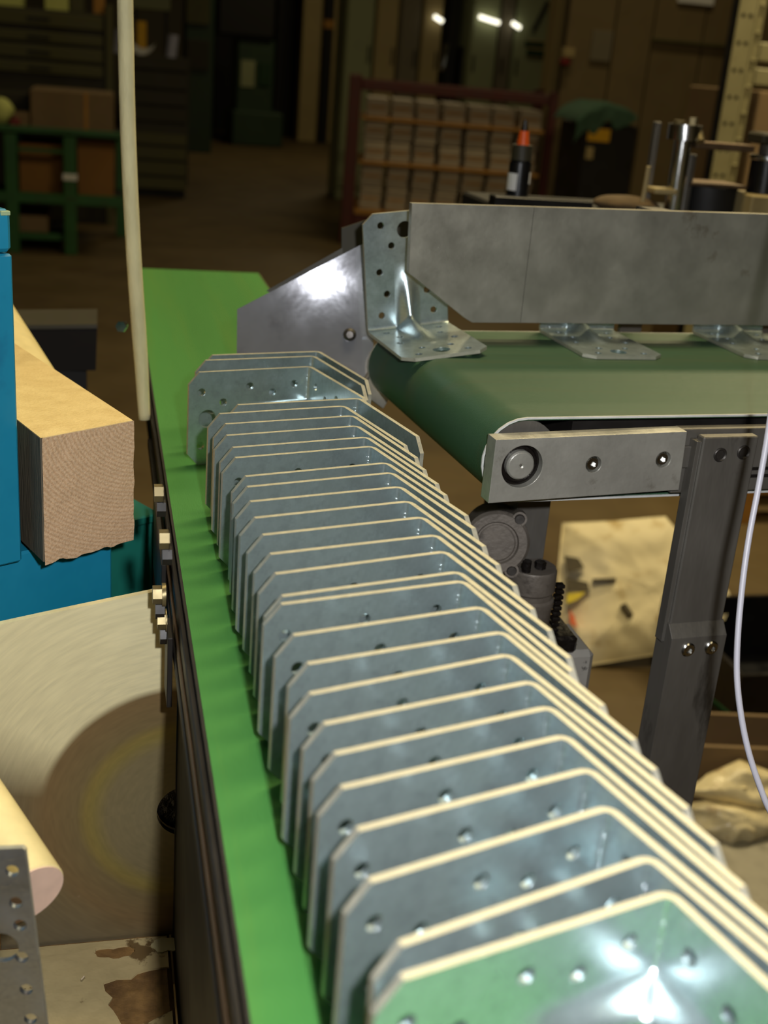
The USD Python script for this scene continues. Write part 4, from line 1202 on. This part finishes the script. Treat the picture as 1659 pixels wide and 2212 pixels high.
zt_, zb_ = cz(200, .5), cz(452, .2)
parts = [('corner_post', lc(box(x, x + .09, y, y + .09, 0, zt_ + .06, .006)), 'red_steel') for x in (-.02, LC - .07) for y in (0, .78)]
parts += [('top_rail', lc(box(.07, LC - .07, .01, .06, zt_ - .035, zt_ + .035, .006)), 'red_steel'), ('top_rail', lc(box(.07, LC - .07, .80, .85, zt_ - .035, zt_ + .035, .006)), 'red_steel'),
          ('bottom_rail', lc(box(.07, LC - .07, .01, .06, zb_ - .14, zb_ - .05, .006)), 'red_steel'), ('bottom_rail', lc(box(.07, LC - .07, .80, .85, zb_ - .14, zb_ - .05, .006)), 'red_steel'),
          ('deck', lc(box(.07, LC - .07, .06, .80, zb_ - .10, zb_ - .055)), 'red_steel')]
thing('pallet_cage', 'red steel pallet cage full of stacked bracket bundles, behind the steel guide', 'cage', parts)
thing('layer_board', 'light wooden board under the lowest layer of bundles in the red cage', 'board', (lc(box(.075, LC - .075, .005, .82, zb_ - .05, zb_ - .018, .003)), 'board'))
bw, nb_ = (LC - .20) / 7, 7


def bundle_mesh(w, h, d, seed):
    r = np.random.default_rng(seed)
    k = max(3, int(h / .024))
    ms = []
    for i in range(k):
        o = r.uniform(-.006, .006, 2)
        z0 = h * i / k
        ms.append(box(-w / 2 + .004 + o[0], w / 2 - .004 + o[0], o[1], d + o[1], z0 + .0012, z0 + h / k - .0012, .001))
    ms.append(box(-w * .42, w * .42, .012, d - .01, 0, h))
    return TC(ms)


ZL = [zb_ - .017]
tot = zt_ - .06 - ZL[0]
heights = [.155, .155, .14, .135, .13]
sc_ = (tot - .06) / sum(heights)
protos = {}
zcur = ZL[0]
LN = ['bottom', 'second', 'third', 'fourth', 'top']
CN = ['leftmost', 'second from left', 'third from left', 'middle', 'third from right', 'second from right', 'rightmost']
for li, h in enumerate(heights):
    h *= sc_
    if li in (2, 4):
        thing('layer_board', 'thin wooden board between ' + ('the middle layers' if li == 2 else 'the two top layers') + ' of bundles in the red cage', 'board', (lc(box(.085, LC - .085, .03, .80, zcur + .001, zcur + .021, .002)), 'board'))
        zcur += .0225
    for ci in range(nb_):
        x = .10 + bw * (ci + .5) + float(rng.uniform(-.006, .006))
        dy = float(rng.uniform(0, .03))
        lab = f'bundle of metal brackets in the red cage, {LN[li]} layer, {CN[ci]}'
        p = (MC @ np.r_[x, .07 + dy, zcur + .0005, 1])[:3]
        ang = math.degrees(math.atan2(dc_[1], dc_[0]))
        if li not in protos:
            m = bundle_mesh(bw - .022, h - .006, .60, li)
            path = path_of('/World', 'bracket_bundle')
            x_ = UsdGeom.Xform.Define(stage, path)
            x_.AddTranslateOp().Set(Gf.Vec3d(*p.tolist()))
            x_.AddRotateZOp().Set(ang)
            write(path_of(path, 'stack'), m, 'bundle', False)
            write(path_of(path, 'strap'), box(-bw * .42 - .002 + .018, bw * .42 - .016, -.008, -.0065, h * .45, h * .45 + .014), 'board', False)
            protos[li] = tag(x_.GetPrim(), lab, 'bundle', 'bracket bundles in the red cage')
        else:
            dup(protos[li], 'bracket_bundle', p, ang, lab, 'bracket bundles in the red cage')
    zcur += h

# ================================================================== machines and cupboards behind the cage
YK = 11.5
cols = [(746, 806, 'pale_green', 'pale green cupboard, leftmost one behind the red cage', 2.4), (810, 858, 'beige', 'greyish beige cupboard behind the red cage, second from the left', 2.4),
        (862, 906, 'wall', 'grey cupboard behind the red cage, third from the left', 2.4), (910, 952, 'beige', 'beige cupboard left of the black gap behind the red cage', 2.5)]
for u0, u1, lk, lab, z in cols:
    x0, x1 = fx(u0, 100, YK), fx(u1, 100, YK)
    thing('cupboard', lab, 'cupboard', [('body', box(x0, x1, YK + .02, YK + .5, 0, z, .006), lk), ('door', box(x0 + .01, x1 - .01, YK, YK + .019, .12, z - .08, .004), lk), ('handle', box(x1 - .05, x1 - .035, YK - .02, YK - .001, 1.25, 1.4, .003), 'near_black')])
x0, x1 = fx(966, 100, YK + .3), fx(990, 100, YK + .3)
thing('dark_machine', 'dark machine column with a silver lever between the cupboards', 'machine',
      [('column', box(x0, x1, YK + .35, YK + .8, 0, 2.6, .01), 'near_black'), ('lever', rod((fx(955, 150, YK + .2), YK + .2, fz(955, 150, YK + .2)), (fx(972, 98, YK + .2), YK + .32, fz(972, 98, YK + .2)), .035, 16, .005), 'chrome'),
       ('hood', box(fx(985, 150, YK + .3), fx(1006, 150, YK + .3), YK + .2, YK + .349, fz(990, 200, YK + .2), fz(990, 100, YK + .2), .01), 'black_plastic')])
for u0, u1, lk, lab in ((1016, 1074, 'pale_green', 'pale green cupboard right of the black gap behind the red cage'), (1078, 1106, 'wall', 'narrow grey cupboard behind the glue bottle'), (1110, 1182, 'pale_green', 'pale green cupboard at the right behind the red cage')):
    x0, x1 = fx(u0, 100, YK), fx(u1, 100, YK)
    thing('cupboard', lab, 'cupboard', [('body', box(x0, x1, YK + .02, YK + .5, 0, 2.5, .006), lk), ('door', box(x0 + .01, x1 - .01, YK, YK + .019, .12, 2.42, .004), lk), ('handle', box(x0 + .035, x0 + .05, YK - .02, YK - .001, 1.25, 1.4, .003), 'near_black')])
thing('green_sign', 'small green sign board with a gap on the right pale cupboard', 'sign', [('plate', fbox(1134, 90, 1176, 101, YK - .04, .012, .002), 'dark_green'), ('plate', fbox(1138, 108, 1180, 122, YK - .04, .012, .002), 'dark_green'), ('backing', fbox(1140, 86, 1174, 126, YK - .027, .010, .002), 'beige')])
thing('black_strut', 'black slanting strut against the right pale cupboard', 'strut', (rod(on_y(1152, 66, YK - .06), on_y(1184, 4, YK - .06), .022, 12), 'near_black'))
for k, (u, v, w, lab) in enumerate(((947, 41, 18, 'small reflection glint built as a glowing tube at the left, high behind the red cage'), (1057, 43, 44, 'wide reflection glint built as a glowing tube, high behind the red cage, middle'), (1115, 55, 18, 'small reflection glint built as a glowing tube, high behind the red cage, right'))):
    p = on_y(u, v, YK - .06)
    hw = w * YK / F / 2
    thing('painted_glint', lab, 'painted_glint', [('tube', tube([p + V(-hw, 0, .02), p, p + V(hw, 0, -.018)], .017, 10), 'glint_glow'), ('bracket', box(p[0] - .015, p[0] + .015, YK - .034, YK - .001, p[2] - .01, p[2] + .01), 'near_black')])  # reflected glints built as glowing tubes on added mounts
for u0, u1, lk, lab in ((1184, 1204, 'beige', 'beige steel column left of the brown panels'),):
    thing('steel_column', lab, 'column', (box(fx(u0, 200, 9.0), fx(u1, 200, 9.0), 9.0, 9.2, 0, 5.2, .006), lk))
thing('red_switch', 'small red and beige switch on the brown panel wall', 'switch', [('box', fbox(1218, 104, 1242, 124, 8.249, .05), 'beige'), ('knob', fbox(1214, 126, 1232, 140, 8.239, .06), 'red')])
# brown panel wall
YW = 8.3
edges = (1208, 1310, 1392, 1500, 1600, 1720)
parts = []
for a, b in zip(edges[:-1], edges[1:]):
    parts.append(('panel', box(fx(a, 200, YW) + .006, fx(b, 200, YW) - .006, YW, YW + .03, 0.05, 3.4, .004), 'wall_panel'))
parts.append(('backing', box(fx(edges[0], 200, YW), fx(edges[-1], 200, YW), YW + .031, YW + .06, 0, 3.4), 'near_black'))
parts.append(('rail', box(fx(1390, 200, YW), fx(1560, 200, YW), YW - .03, YW - .001, fz(1450, 92, YW), fz(1450, 86, YW), .002), 'olive'))
thing('panel_wall', 'brown partition of tall panels behind the cross conveyor', 'partition', parts)
thing('white_sign', 'white sign cut by the top edge, on the brown panels', 'sign', (fbox(1468, -40, 1546, 9, YW - .02, .015, .002), 'paper'))
thing('pale_plate', 'pale inspection plate on the brown panels above the green cloth', 'plate', (fbox(1278, 66, 1322, 132, YW - .02, .015, .002), 'wall'))
YB = 7.4
xa, xb = fx(1256, 350, YB), fx(1368, 350, YB)
zbt = fz(1310, 268, YB)
thing('black_bin', 'tall black bin with a green cloth hanging over its top', 'bin', [('body', box(xa, xb, YB, YB + .45, 0, zbt, .01), 'near_black'), ('tag', fbox(1266, 318, 1282, 344, YB - .01, .008, .002), 'beige')])
nx_ = 24
cv, cf = [], []
for j in range(nx_ + 1):
    for i in range(nx_ + 1):
        a, b = i / nx_, j / nx_
        u = 1246 + 128 * a
        x = fx(u, 250, YB)
        arch = math.sin(math.pi * min(1, a * 1.05)) ** .6
        zz_ = zbt + .012 + (.09 * arch + .05 * a)
        y = YB + .25 * (1 - abs(2 * b - 1)) + .0
        drop = 0 if .22 < b else (.22 - b) * (.55 + .5 * meshkit.noise(V(a * 6, 2, 2)) - .5 * a)
        yy = YB - .012 - .02 * meshkit.noise(V(a * 9, b * 4, 0)) if b <= .22 else YB - .012 + (b - .22) * .55
        cv.append((x, yy, zz_ - drop + .03 * (meshkit.fbm(V(a * 5, b * 5, 1.), 3, 2) - .5)))
    if j:
        for i in range(nx_):
            q = j * (nx_ + 1) + i
            cf += [(q - nx_ - 1, q - nx_, q), (q, q - nx_, q + 1)]
cl = trimesh.Trimesh(np.array(cv), np.array(cf), process=False)
cl2 = trimesh.Trimesh(np.array(cv) + V(0, .006, -.006), np.array(cf)[:, ::-1], process=False)
thing('green_cloth', 'grey green cloth draped over the black bin', 'cloth', (TC([cl, cl2]), 'cloth', True))
thing('yellow_tag', 'bright yellow label under the green cloth on the black bin', 'label', (fbox(1270, 278, 1318, 306, YB - .006, .005, .001), 'yellow'))

# perforated rack upright and its beams at the right edge
YU = 3.4
xu0, xu1 = fx(1566, 200, YU), fx(1604, 200, YU)
w_ = xu1 - xu0
zu = 2.2
face_ = sbox(0, 0, w_, zu)
side_ = sbox(0, 0, .055, zu)
hl, hs = [], []
for k in range(int(zu / .075)):
    z = .04 + k * .075
    for x in (.3, .7):
        hl.append(Point(w_ * x, z).buffer(.0065, 5))
    hs.append(sbox(.018, z, .036, z + .03))
fm = V([1, 0, 0, xu0], [0, 0, -1, YU + .0025], [0, 1, 0, 0], [0, 0, 0, 1])
sm_ = V([math.sin(.55), 0, math.cos(.55), xu1], [math.cos(.55), 0, -math.sin(.55), YU], [0, 1, 0, 0], [0, 0, 0, 1])
lugs = TC([put(box(.014, .040, z + .030, z + .036, -.001, .008, .0015), V([math.sin(.9), 0, math.cos(.9), xu1], [math.cos(.9), 0, -math.sin(.9), YU], [0, 1, 0, 0], [0, 0, 0, 1])) for z in [.04 + k * .075 for k in range(int(zu / .075))]])
sm_ = V([math.sin(.9), 0, math.cos(.9), xu1], [math.cos(.9), 0, -math.sin(.9), YU], [0, 1, 0, 0], [0, 0, 0, 1])
thing('rack_upright', 'cream perforated pallet rack upright at the right edge of the background', 'rack upright',
      [('front_web', plate(face_.difference(unary_union(hl)), .0025, fm), 'post_cream'), ('side_flange', plate(side_.difference(unary_union(hs)), .0025, sm_), 'post_cream'), ('lug', lugs, 'post_cream', {'kind': 'stuff'}),
       ('backing', box(xu0 + .004, xu1 + .02, YU + .05, YU + .053, 0, zu), 'near_black')])
for v0, v1, lk, lab in ((92, 134, 'post_cream', 'cream rack beam, upper one at the right edge'), (148, 186, 'post_cream', 'cream rack beam, lower one at the right edge')):
    thing('rack_beam', lab, 'rack beam', (box(fx(1640, 110, YU + .06), fx(1640, 110, YU + .06) + .8, YU + .06, YU + .11, fz(1650, v1, YU + .06), fz(1650, v0, YU + .06), .004), lk))
thing('brown_carton', 'brown carton behind the rack upright at the right edge', 'carton', (box(fx(1632, 250, YU + .3), fx(1632, 250, YU + .3) + .5, YU + .3, YU + .8, 0, fz(1650, 196, YU + .3), .004), 'card'))
